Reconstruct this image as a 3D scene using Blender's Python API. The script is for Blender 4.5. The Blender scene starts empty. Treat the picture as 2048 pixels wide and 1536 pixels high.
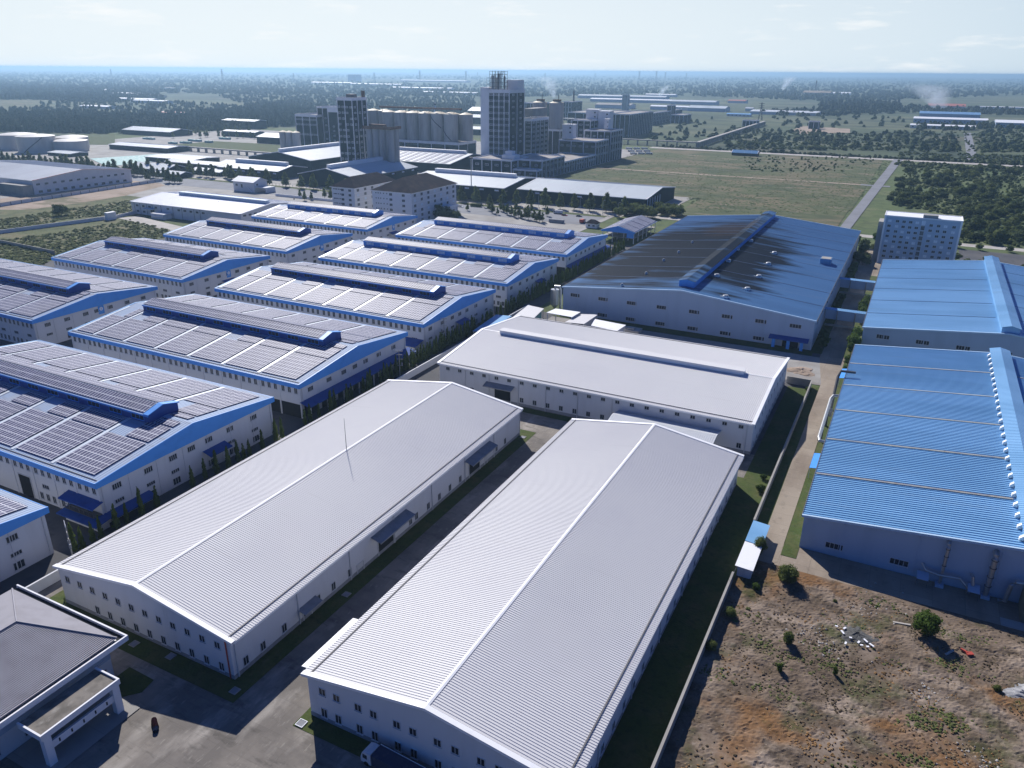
import bpy, math, random
import numpy as np
from mathutils import Vector, Matrix
R = math.radians
rnd = random.Random(7)
sc = bpy.context.scene
col = sc.collection
# ------------------------------------------------------------------ camera
FPX, PITCH, ROLL, YAW, CH = 1543.3, 0.385998, 0.0080975, -0.471052, 100.0
fw = Vector((math.sin(YAW)*math.cos(PITCH), math.cos(YAW)*math.cos(PITCH), -math.sin(PITCH)))
rt0 = Vector((math.cos(YAW), -math.sin(YAW), 0)); up0 = rt0.cross(fw)
rt = rt0*math.cos(ROLL)+up0*math.sin(ROLL); up = -rt0*math.sin(ROLL)+up0*math.cos(ROLL)
cd = bpy.data.cameras.new('camera'); cam = bpy.data.objects.new('camera', cd); col.objects.link(cam)
m3 = Matrix((rt, up, -fw)).transposed().to_4x4(); m3.translation = Vector((0, 0, CH)); cam.matrix_world = m3
cd.sensor_width = 36; cd.lens = FPX/2048*36; cd.clip_end = 200000; cd.clip_start = 1
sc.camera = cam
# ------------------------------------------------------------------ light
SUN_AZ, SUN_EL = R(-44.5), R(36)          # azimuth from +Y, clockwise positive
w = bpy.data.worlds.new('World'); sc.world = w; w.use_nodes = True
nt = w.node_tree; nt.nodes.clear()
sky = nt.nodes.new('ShaderNodeTexSky'); sky.sky_type = 'NISHITA'; sky.sun_disc = False
sky.sun_elevation = SUN_EL; sky.sun_rotation = SUN_AZ; sky.air_density = 1.2; sky.dust_density = .4; sky.ozone_density = 3.0; sky.altitude = 50
bg = nt.nodes.new('ShaderNodeBackground'); bg.inputs[1].default_value = 0.10
wo = nt.nodes.new('ShaderNodeOutputWorld')
tc = nt.nodes.new('ShaderNodeTexCoord'); mp = nt.nodes.new('ShaderNodeMapping'); mp.inputs['Scale'].default_value = (4, 4, 26)
nz = nt.nodes.new('ShaderNodeTexNoise'); nz.inputs['Scale'].default_value = 2.4; nz.inputs['Detail'].default_value = 7; nz.inputs['Roughness'].default_value = .62
rp = nt.nodes.new('ShaderNodeValToRGB'); rp.color_ramp.elements[0].position = .55; rp.color_ramp.elements[1].position = .80
L = nt.links
def WN(op, a_, b_=None, c_=None):
    q = nt.nodes.new('ShaderNodeMath'); q.operation = op
    for i_, v_ in enumerate((a_, b_, c_)):
        if v_ is None: continue
        if isinstance(v_, (int, float)): q.inputs[i_].default_value = v_
        else: L.new(v_, q.inputs[i_])
    return q.outputs[0]
def WM_(kind, fac, c1, c2):
    q = nt.nodes.new('ShaderNodeMixRGB'); q.blend_type = kind
    for i_, v_ in enumerate((fac, c1, c2)):
        if isinstance(v_, (int, float)): q.inputs[i_].default_value = v_
        elif isinstance(v_, tuple): q.inputs[i_].default_value = (*v_, 1)
        else: L.new(v_, q.inputs[i_])
    return q.outputs[0]
sep = nt.nodes.new('ShaderNodeSeparateXYZ'); L.new(tc.outputs['Generated'], sep.inputs[0])
L.new(tc.outputs['Generated'], mp.inputs[0]); L.new(mp.outputs[0], nz.inputs['Vector']); L.new(nz.outputs[0], rp.inputs[0])
dsun = WN('ADD', WN('MULTIPLY', sep.outputs[0], math.sin(SUN_AZ)), WN('MULTIPLY', sep.outputs[1], math.cos(SUN_AZ)))   # 1 towards the sun, -1 away
tint = WM_('MULTIPLY', 1.0, sky.outputs[0], (.24, .54, 1.28))
# bright hazy air low over the sunward horizon
low = nt.nodes.new('ShaderNodeMapRange'); low.interpolation_type = 'SMOOTHSTEP'; low.inputs[1].default_value = .50; low.inputs[2].default_value = .02; L.new(sep.outputs[2], low.inputs[0])
sw = nt.nodes.new('ShaderNodeMapRange'); sw.interpolation_type = 'SMOOTHSTEP'; sw.inputs[1].default_value = -.15; sw.inputs[2].default_value = .75; L.new(dsun, sw.inputs[0])
gl = nt.nodes.new('ShaderNodeMapRange'); gl.inputs[1].default_value = .55; gl.inputs[2].default_value = 1; L.new(dsun, gl.inputs[0])
gcol = WM_('MIX', gl.outputs[0], (9.8, 11.9, 13.6), (13.6, 14.9, 15.6))
c_ = WM_('MIX', WN('MULTIPLY', low.outputs[0], sw.outputs[0]), tint, gcol)
cl = WN('MULTIPLY', WN('MULTIPLY', rp.outputs[0], .95), sw.outputs[0])
c_ = WM_('MIX', cl, c_, (16.0, 16.2, 16.2))
L.new(c_, bg.inputs[0]); L.new(bg.outputs[0], wo.inputs[0]); bg.inputs[1].default_value = 0.05
sd = bpy.data.lights.new('sun', 'SUN'); sd.energy = 4.9; sd.angle = R(.5); sd.color = (1, .965, .92)
so = bpy.data.objects.new('sun', sd); col.objects.link(so)
sdir = Vector((math.sin(SUN_AZ)*math.cos(SUN_EL), math.cos(SUN_AZ)*math.cos(SUN_EL), math.sin(SUN_EL)))
so.rotation_euler = sdir.to_track_quat('Z', 'Y').to_euler()
sc.view_settings.view_transform = 'Standard'; sc.view_settings.look = 'None'; sc.view_settings.exposure = 0.32; sc.view_settings.gamma = 1
sc.render.engine = 'CYCLES'
sc.cycles.use_denoising = True
sc.cycles.max_bounces = 5; sc.cycles.diffuse_bounces = 2; sc.cycles.glossy_bounces = 2; sc.cycles.volume_bounces = 1; sc.cycles.transmission_bounces = 2; sc.cycles.transparent_max_bounces = 6

# ------------------------------------------------------------------ helpers
def ray(px, py):
    return rt*(px-1024) - up*(py-768) + fw*FPX
def at(px, py, z=0.0):
    d = ray(px, py); t = (z-CH)/d.z; return (d.x*t, d.y*t, z)
def onY(px, py, Y):
    d = ray(px, py); t = Y/d.y; return (d.x*t, Y, CH+d.z*t)
def tag(o, label=None, cat=None, group=None, kind=None):
    if label: o['label'] = label
    if cat: o['category'] = cat
    if group: o['group'] = group
    if kind: o['kind'] = kind
    return o
def empty(name, x, y, z=0, rz=0, label=None, cat=None, group=None):
    o = bpy.data.objects.new(name, None); col.objects.link(o); o.location = (x, y, z); o.rotation_euler = (0, 0, rz); o.empty_display_size = 1
    tag(o, label, cat, group); o['_o'] = (x, y, z); return o
def origin(o):
    x = y = z = 0.0
    while o is not None:
        x += o.location.x; y += o.location.y; z += o.location.z; o = o.parent
    return (x, y, z)
class MB:
    def __init__(s): s.v = []; s.f = []; s.m = []; s.n = 0; s.mi = 0
    def add(s, vs, fs):
        s.v.extend(vs); n = s.n
        for f in fs: s.f.append(tuple(i+n for i in f)); s.m.append(s.mi)
        s.n += len(vs); return s
    def box(s, x0, x1, y0, y1, z0, z1, bottom=True):
        vs = [(x0,y0,z0),(x1,y0,z0),(x1,y1,z0),(x0,y1,z0),(x0,y0,z1),(x1,y0,z1),(x1,y1,z1),(x0,y1,z1)]
        fs = [(4,5,6,7),(0,1,5,4),(1,2,6,5),(2,3,7,6),(3,0,4,7)]
        if bottom: fs.append((3,2,1,0))
        return s.add(vs, fs)
    def rbox(s, cx, cy, z0, z1, L_, W_, a):
        c, n = math.cos(a), math.sin(a); q = []
        for (u, v) in ((-L_/2,-W_/2),(L_/2,-W_/2),(L_/2,W_/2),(-L_/2,W_/2)): q.append((cx+u*c-v*n, cy+u*n+v*c))
        return s.prism(q, z0, z1)
    def prism(s, pts, z0, z1):
        n = len(pts); z0s = z0 if isinstance(z0, (list, tuple)) else [z0]*n; z1s = z1 if isinstance(z1, (list, tuple)) else [z1]*n
        vs = [(p[0],p[1],z0s[i]) for i, p in enumerate(pts)]+[(p[0],p[1],z1s[i]) for i, p in enumerate(pts)]
        fs = [tuple(range(n, 2*n)), tuple(reversed(range(n)))]+[(i,(i+1)%n,n+(i+1)%n,n+i) for i in range(n)]
        return s.add(vs, fs)
    def cyl(s, cx, cy, z0, z1, r0, r1=None, n=16, cap=True):
        r1 = r0 if r1 is None else r1
        vs = [(cx+r0*math.cos(2*math.pi*i/n), cy+r0*math.sin(2*math.pi*i/n), z0) for i in range(n)]
        vs += [(cx+r1*math.cos(2*math.pi*i/n), cy+r1*math.sin(2*math.pi*i/n), z1) for i in range(n)]
        fs = [(i,(i+1)%n,n+(i+1)%n,n+i) for i in range(n)]
        if cap: fs += [tuple(range(n,2*n)), tuple(reversed(range(n)))]
        return s.add(vs, fs)
    def tube(s, pts, r, n=8):
        P_ = [Vector(p) for p in pts]; base = s.n; rings = []
        for i, p in enumerate(P_):
            d = (P_[min(i+1, len(P_)-1)]-P_[max(i-1, 0)]).normalized()
            a = Vector((0,0,1)) if abs(d.z) < .9 else Vector((1,0,0))
            u = d.cross(a).normalized(); v = d.cross(u)
            rr = r[i] if isinstance(r, (list, tuple)) else r
            rings.append([tuple(p+u*(rr*math.cos(2*math.pi*k/n))+v*(rr*math.sin(2*math.pi*k/n))) for k in range(n)])
        vs = [q for g in rings for q in g]; fs = []
        for i in range(len(P_)-1):
            for k in range(n):
                fs.append((i*n+k, i*n+(k+1)%n, (i+1)*n+(k+1)%n, (i+1)*n+k))
        fs += [tuple(reversed(range(n))), tuple(range((len(P_)-1)*n, len(P_)*n))]
        return s.add(vs, fs)
    def mesh(s, name, mats, off=(0,0,0)):
        me = bpy.data.meshes.new(name)
        me.from_pydata([(x-off[0], y-off[1], z-off[2]) for x, y, z in s.v], [], s.f)
        if not isinstance(mats, (list, tuple)): mats = [mats]
        for m_ in mats: me.materials.append(m_)
        if len(mats) > 1: me.polygons.foreach_set('material_index', s.m)
        me.update(); return me
    def build(s, name, mats, parent=None, smooth=False, **kw):
        off = origin(parent) if parent is not None else (0,0,0)
        me = s.mesh(name, mats, off)
        if smooth: me.polygons.foreach_set('use_smooth', [True]*len(me.polygons))
        return link(name, me, parent, **kw)
def link(name, me, parent=None, loc=(0,0,0), rz=0, **kw):
    o = bpy.data.objects.new(name, me); col.objects.link(o)
    if parent is not None: o.parent = parent
    o.location = loc; o.rotation_euler = (0,0,rz); tag(o, **kw); return o
def put(name, me, parent, x, y, z, rz=0):
    a = origin(parent); return link(name, me, parent, (x-a[0], y-a[1], z-a[2]), rz)
def thing_mesh(mb, name, mats, label, cat, group=None, kind=None, smooth=False):
    """one top-level mesh with its origin at its own base centre"""
    xs = [v[0] for v in mb.v]; ys = [v[1] for v in mb.v]; zs = [v[2] for v in mb.v]
    off = ((min(xs)+max(xs))/2, (min(ys)+max(ys))/2, min(zs))
    me = mb.mesh(name, mats, off)
    if smooth: me.polygons.foreach_set('use_smooth', [True]*len(me.polygons))
    return link(name, me, None, off, 0, label=label, cat=cat, group=group, kind=kind)

# ------------------------------------------------------------------ materials
def mat(name, base, layers=(), rough=.7, metal=0, bump=None, obj=False, spec=.22, rrand=0):
    """base colour with noise-masked layers: (colour, scale, lo, hi, stretch, amount)"""
    m_ = bpy.data.materials.new(name); m_.use_nodes = True; t = m_.node_tree; N = t.nodes; K = t.links
    b = N['Principled BSDF']; b.inputs['Roughness'].default_value = rough; b.inputs['Metallic'].default_value = metal
    b.inputs['Specular IOR Level'].default_value = spec
    rgb = N.new('ShaderNodeRGB'); rgb.outputs[0].default_value = (*base, 1); cur = rgb.outputs[0]
    if obj: src = N.new('ShaderNodeTexCoord').outputs['Object']
    else: src = N.new('ShaderNodeNewGeometry').outputs['Position']
    for i, ly in enumerate(layers):
        c, s_, lo, hi, st, am = (list(ly)+[(1,1,1), 1][len(ly)-4:])[:6] if len(ly) < 6 else ly
        mp_ = N.new('ShaderNodeMapping'); mp_.inputs['Scale'].default_value = tuple(s_*q for q in st); mp_.inputs['Location'].default_value = (i*17.3, i*5.1, i*9.7)
        n_ = N.new('ShaderNodeTexNoise'); n_.inputs['Scale'].default_value = 1; n_.inputs['Detail'].default_value = 6; n_.inputs['Roughness'].default_value = .6
        mr = N.new('ShaderNodeMapRange'); mr.inputs[1].default_value = lo; mr.inputs[2].default_value = hi; mr.inputs[4].default_value = am
        mi_ = N.new('ShaderNodeMixRGB'); mi_.inputs[2].default_value = (*c, 1)
        K.new(src, mp_.inputs[0]); K.new(mp_.outputs[0], n_.inputs['Vector']); K.new(n_.outputs[0], mr.inputs[0]); K.new(mr.outputs[0], mi_.inputs[0]); K.new(cur, mi_.inputs[1]); cur = mi_.outputs[0]
    if rrand:
        oi = N.new('ShaderNodeObjectInfo'); hs = N.new('ShaderNodeHueSaturation'); m2 = N.new('ShaderNodeMapRange'); m2.inputs[3].default_value = 1-rrand; m2.inputs[4].default_value = 1+rrand
        K.new(oi.outputs['Random'], m2.inputs[0]); K.new(m2.outputs[0], hs.inputs['Value']); K.new(cur, hs.inputs['Color']); cur = hs.outputs[0]
    K.new(cur, b.inputs['Base Color'])
    if bump:
        bs, bd = bump; n_ = N.new('ShaderNodeTexNoise'); n_.inputs['Scale'].default_value = bs; n_.inputs['Detail'].default_value = 5
        bp = N.new('ShaderNodeBump'); bp.inputs['Strength'].default_value = 1; bp.inputs['Distance'].default_value = bd
        K.new(src, n_.inputs['Vector']); K.new(n_.outputs[0], bp.inputs['Height']); K.new(bp.outputs[0], b.inputs['Normal'])
    return m_
S1 = (1, 1, 1)
M = {}
M['roof_white'] = mat('roof_white', (.66,.65,.645), [((.58,.57,.59), .035, .45, .7, S1, .5), ((.47,.45,.43), .35, .62, .82, (.10,2.2,1), .45), ((.50,.48,.45), 1.1, .66, .8, (.5,.9,1), .35)], rough=.55, spec=.1)
M['roof_white_b'] = mat('roof_white_b', (.58,.60,.62), [((.47,.47,.48), .05, .45, .7, (1,.3,1), .6)], rough=.45)
M['trim_white'] = mat('trim_white', (.84,.84,.85), [((.55,.54,.53), .3, .55, .8, S1, .5)], rough=.5)
M['wall_white'] = mat('wall_white', (.62,.63,.66), [((.47,.47,.48), .25, .5, .85, (1,1,.25), .5), ((.36,.35,.33), .9, .62, .85, (1,1,.12), .4)], rough=.75)
M['plinth'] = mat('plinth', (.27,.28,.31), [((.17,.17,.17), .5, .45, .75, S1, .7)], rough=.85)
M['wall_pale_blue'] = mat('wall_pale_blue', (.37,.46,.58), [((.29,.36,.46), .2, .5, .8, (1,1,.2), .6)], rough=.6)
M['roof_blue'] = mat('roof_blue', (.115,.26,.46), [((.09,.20,.37), .05, .45, .7, (.4,1.5,1), .7), ((.26,.36,.52), .16, .6, .8, (.15,1,1), .5)], rough=.34)
M['roof_blue_light'] = mat('roof_blue_light', (.225,.44,.69), [((.165,.35,.57), .05, .42, .62, (.3,1.2,1), .9), ((.25,.33,.42), .3, .6, .8, (.1,1,1), .5)], rough=.32)
M['trim_blue'] = mat('trim_blue', (.065,.30,.76), [((.045,.22,.60), .3, .5, .8, S1, .7)], rough=.45)
M['deep_blue'] = mat('deep_blue', (.02,.075,.30), [((.015,.04,.16), .4, .5, .75, S1, .8)], rough=.5)
M['roof_s'] = mat('roof_s', (.33,.42,.56), [((.40,.42,.47), .1, .45, .7, S1, .7), ((.24,.19,.15), .3, .58, .78, (.3,1.2,1), .6)], rough=.6, spec=.08)
M['trim_pale'] = mat('trim_pale', (.42,.58,.74), [((.28,.42,.60), .3, .5, .75, S1, .6)], rough=.45)
M['skylight'] = mat('skylight', (.60,.66,.72), [((.42,.40,.36), .4, .5, .75, S1, .6)], rough=.4)
M['glass'] = mat('glass', (.025,.03,.04), [((.07,.08,.10), 1.2, .5, .7, S1, .8)], rough=.25)
M['glass_pale'] = mat('glass_pale', (.66,.74,.84), [((.40,.48,.60), 1.2, .5, .7, S1, .8)], rough=.3)  # sky reflection painted into the glass as a pale base colour
M['frame'] = mat('frame', (.55,.56,.58), rough=.5)
M['dark'] = mat('dark', (.02,.022,.026), rough=.9)
M['steel'] = mat('steel', (.42,.43,.44), [((.25,.24,.22), .8, .5, .8, S1, .7)], rough=.35, metal=.6)
M['dark_steel'] = mat('dark_steel', (.10,.10,.11), [((.16,.11,.08), 1.0, .55, .75, S1, .6)], rough=.6)
M['rust'] = mat('rust', (.20,.12,.075), [((.08,.06,.05), .6, .45, .7, S1, .8)], rough=.9)
M['conc'] = mat('conc', (.34,.325,.30), [((.22,.205,.19), .12, .45, .7, S1, .7), ((.14,.13,.12), .6, .58, .8, S1, .6)], rough=.9)
M['silo'] = mat('silo', (.36,.36,.365), [((.20,.19,.18), .15, .42, .7, (1,1,.15), .8), ((.11,.105,.10), .35, .55, .8, (1,1,.1), .6)], rough=.85, bump=(1.5, .05))
M['silo_top'] = mat('silo_top', (.62,.52,.34), [((.40,.30,.18), .3, .5, .75, S1, .7)], rough=.6)
M['green_wall'] = mat('green_wall', (.010,.026,.030), [((.018,.040,.045), .12, .45, .7, (1,1,.3), .7)], rough=.7, spec=.06)
M['green_roof'] = mat('green_roof', (.52,.56,.58), [((.38,.42,.45), .04, .45, .7, (1,.3,1), .8), ((.28,.29,.29), .25, .6, .8, (1,.15,1), .5)], rough=.5)
M['block_roof'] = mat('block_roof', (.34,.31,.29), [((.24,.20,.17), .08, .45, .65, S1, .8), ((.5,.48,.46), .2, .6, .75, S1, .6)], rough=.9)
M['white_paint'] = mat('white_paint', (.78,.78,.80), [((.50,.50,.51), .2, .5, .8, (1,1,.3), .6)], rough=.7)
M['tile_roof'] = mat('tile_roof', (.038,.034,.040), [((.075,.058,.052), .2, .45, .7, S1, .8)], rough=.95, spec=.02)
M['tank'] = mat('tank', (.58,.545,.50), [((.42,.38,.34), .08, .45, .7, (1,1,.3), .7)], rough=.5)
M['asphalt'] = mat('asphalt', (.075,.075,.08), [((.12,.115,.11), .06, .45, .7, S1, .8), ((.04,.04,.042), .3, .55, .75, S1, .7)], rough=.9)
M['yard'] = mat('yard', (.26,.232,.20), [((.155,.14,.125), .05, .42, .56, S1, .9), ((.38,.35,.31), .16, .52, .72, (1.4,.5,1), .8), ((.075,.068,.06), .45, .54, .70, (.5,1.3,1), .6), ((.43,.40,.35), 1.4, .60, .75, (1.5,.4,1), .5)], rough=.92, bump=(3, .02))
M['road_tan'] = mat('road_tan', (.33,.275,.215), [((.22,.175,.135), .10, .42, .65, (1,.4,1), .9), ((.14,.12,.095), .5, .58, .78, S1, .6), ((.42,.37,.31), .9, .6, .75, S1, .5)], rough=.92)
M['road_grey'] = mat('road_grey', (.21,.215,.235), [((.15,.15,.16), .05, .45, .7, S1, .7)], rough=.9)
M['pale'] = mat('pale', (.44,.41,.37), [((.30,.28,.25), .1, .45, .7, S1, .7)], rough=.9)
M['pale_conc'] = mat('pale_conc', (.36,.345,.32), [((.24,.22,.20), .05, .42, .66, S1, .9), ((.46,.44,.41), .2, .6, .75, S1, .6)], rough=.9)
M['grass'] = mat('grass', (.060,.085,.022), [((.105,.10,.04), .15, .45, .68, S1, .8), ((.03,.045,.015), .8, .5, .75, S1, .7), ((.17,.13,.08), .35, .62, .8, S1, .6)], rough=1, bump=(2.5, .08))
M['field'] = mat('field', (.088,.100,.040), [((.165,.130,.075), .012, .45, .55, S1, .8), ((.050,.068,.026), .05, .48, .68, (1,1.6,1), .8), ((.26,.20,.15), .03, .58, .68, (.6,2.2,1), .8), ((.040,.060,.022), .018, .54, .62, (.7,1.8,1), .75), ((.065,.08,.032), .25, .52, .72, S1, .7)], rough=1, bump=(.8, .2))
M['scrub'] = mat('scrub', (.085,.118,.040), [((.14,.15,.065), .02, .45, .65, S1, .8), ((.055,.078,.03), .1, .48, .66, S1, .9), ((.16,.13,.085), .04, .66, .76, S1, .8)], rough=1, bump=(.7, .3))
M['lot'] = mat('lot', (.17,.130,.098), [((.30,.24,.19), .07, .46, .60, S1, .85), ((.09,.068,.048), .22, .46, .62, S1, .85), ((.20,.105,.045), .045, .50, .60, (1,1.2,1), .8), ((.055,.065,.024), .09, .54, .66, S1, .85), ((.36,.31,.26), .5, .64, .76, S1, .6), ((.08,.058,.04), 1.3, .54, .72, S1, .75), ((.46,.37,.28), 2.6, .62, .75, S1, .6)], rough=1, spec=.05)
M['dirt'] = mat('dirt', (.36,.28,.22), [((.25,.19,.13), .05, .45, .65, S1, .8), ((.11,.105,.05), .035, .54, .66, (.6,1.4,1), .85), ((.45,.37,.31), .2, .6, .75, S1, .6)], rough=1)
M['weeds'] = mat('weeds', (.105,.120,.050), [((.17,.145,.08), .04, .45, .62, S1, .8), ((.06,.075,.03), .12, .48, .66, S1, .9), ((.27,.23,.18), .09, .66, .74, S1, .8)], rough=1, bump=(1, .3))
M['far'] = mat('far', (.066,.090,.042), [((.115,.125,.065), .0022, .46, .58, (1,1.6,1), .9), ((.028,.045,.025), .006, .48, .62, (.7,1.5,1), .9), ((.12,.11,.075), .004, .60, .68, (1,2,1), .8), ((.02,.035,.02), .03, .5, .7, S1, .6)], rough=1)
M['turq'] = mat('turq', (.13,.32,.31), [((.42,.52,.50), .25, .45, .65, S1, .8)], rough=.7)
M['gravel_grey'] = mat('gravel_grey', (.36,.36,.36), [((.16,.16,.16), .8, .45, .65, S1, .9), ((.5,.5,.5), 2, .6, .75, S1, .8)], rough=1)
M['red'] = mat('red', (.42,.07,.05), [((.28,.05,.04), .3, .5, .7, S1, .7)], rough=.6)
M['red_roof'] = mat('red_roof', (.40,.12,.085), [((.28,.10,.08), .05, .5, .7, S1, .7)], rough=.6)
M['cable'] = mat('cable', (.02,.02,.02), rough=.9)
M['truck_blue'] = mat('truck_blue', (.03,.045,.09), [((.10,.11,.14), .7, .55, .7, S1, .7)], rough=.7)
M['tyre'] = mat('tyre', (.015,.015,.015), rough=.9)
M['bark'] = mat('bark', (.12,.09,.065), rough=1)
M['slab_grey'] = mat('slab_grey', (.22,.20,.175), [((.12,.11,.095), .3, .42, .62, S1, .9), ((.33,.31,.28), .5, .58, .72, (1,.6,1), .8)], rough=.95)
def joints(m_, bw, bh, size, dark):
    N = m_.node_tree.nodes; K = m_.node_tree.links; b = N['Principled BSDF']; cur = b.inputs['Base Color'].links[0].from_socket
    g = N.new('ShaderNodeNewGeometry'); bt = N.new('ShaderNodeTexBrick'); bt.offset = 0
    for k_, v_ in (('Scale', 1), ('Mortar Size', size), ('Mortar Smooth', .3), ('Bias', 0), ('Brick Width', bw), ('Row Height', bh)): bt.inputs[k_].default_value = v_
    bt.inputs['Color1'].default_value = (1,1,1,1); bt.inputs['Color2'].default_value = (.86,.86,.86,1); bt.inputs['Mortar'].default_value = (dark,dark,dark,1)
    mi_ = N.new('ShaderNodeMixRGB'); mi_.blend_type = 'MULTIPLY'; mi_.inputs[0].default_value = 1
    K.new(g.outputs['Position'], bt.inputs['Vector']); K.new(cur, mi_.inputs[1]); K.new(bt.outputs[0], mi_.inputs[2]); K.new(mi_.outputs[0], b.inputs['Base Color'])
joints(M['yard'], 5.2, 6.1, .04, .80); joints(M['road_tan'], 6, 5.0, .06, .7); joints(M['pale_conc'], 9, 9, .06, .75)
def leafmat(n, a, b, c):
    m_ = mat(n, a, [(b, .35, .45, .65, S1, .9), (c, 1.3, .52, .7, S1, .7)], rough=.85, rrand=.22, spec=.15)
    N = m_.node_tree.nodes; K = m_.node_tree.links; pb = N['Principled BSDF']; tr = N.new('ShaderNodeBsdfTranslucent'); ms = N.new('ShaderNodeMixShader'); ms.inputs[0].default_value = .38
    K.new(pb.inputs['Base Color'].links[0].from_socket, tr.inputs[0]); K.new(pb.outputs[0], ms.inputs[1]); K.new(tr.outputs[0], ms.inputs[2]); K.new(ms.outputs[0], N['Material Output'].inputs['Surface']); return m_
M['leaf'] = leafmat('leaf', (.118,.148,.042), (.065,.092,.028), (.18,.20,.06))
M['leaf_dark'] = leafmat('leaf_dark', (.075,.104,.034), (.045,.070,.026), (.125,.148,.048))
M['leaf_cypress'] = leafmat('leaf_cypress', (.095,.135,.030), (.055,.085,.02), (.17,.20,.045))
M['leaf_bright'] = leafmat('leaf_bright', (.075,.125,.022), (.045,.08,.016), (.12,.17,.035))
M['leaf_far'] = leafmat('leaf_far', (.062,.088,.038), (.042,.066,.032), (.088,.112,.045))
M['grass_dry'] = mat('grass_dry', (.33,.20,.10), [((.45,.34,.22), .2, .45, .62, S1, .9), ((.20,.14,.08), .5, .5, .7, S1, .8), ((.36,.18,.06), .045, .48, .58, S1, .8)], rough=1, spec=.1)
M['grass_green'] = mat('grass_green', (.105,.125,.042), [((.16,.155,.07), .2, .45, .65, S1, .8), ((.07,.085,.03), .6, .5, .7, S1, .8)], rough=1, spec=.1)

def panel_mat():
    m_ = bpy.data.materials.new('solar_panel'); m_.use_nodes = True; N = m_.node_tree.nodes; K = m_.node_tree.links; b = N['Principled BSDF']
    g = N.new('ShaderNodeTexCoord'); bt = N.new('ShaderNodeTexBrick'); bt.offset = 0; bt.squash = 1
    for k_, v_ in (('Scale', 1), ('Mortar Size', .085), ('Mortar Smooth', 0), ('Bias', 0), ('Brick Width', 1.12), ('Row Height', 2.02)): bt.inputs[k_].default_value = v_
    bt.inputs['Color1'].default_value = (.072,.074,.138,1); bt.inputs['Color2'].default_value = (.112,.113,.190,1); bt.inputs['Mortar'].default_value = (.66,.67,.72,1)  # lilac cell colours also carry a painted sky sheen
    n_ = N.new('ShaderNodeTexNoise'); n_.inputs['Scale'].default_value = .12; n_.inputs['Detail'].default_value = 4
    mr = N.new('ShaderNodeMapRange'); mr.inputs[1].default_value = .5; mr.inputs[2].default_value = .75; mr.inputs[4].default_value = .45
    mi_ = N.new('ShaderNodeMixRGB'); mi_.inputs[2].default_value = (.19,.19,.225,1)
    K.new(g.outputs['Object'], bt.inputs['Vector']); K.new(g.outputs['Object'], n_.inputs['Vector']); K.new(n_.outputs[0], mr.inputs[0]); K.new(mr.outputs[0], mi_.inputs[0])
    K.new(bt.outputs[0], mi_.inputs[1]); K.new(mi_.outputs[0], b.inputs['Base Color'])
    b.inputs['Roughness'].default_value = .5; b.inputs['Specular IOR Level'].default_value = .05; return m_
M['panel'] = panel_mat()

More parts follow.
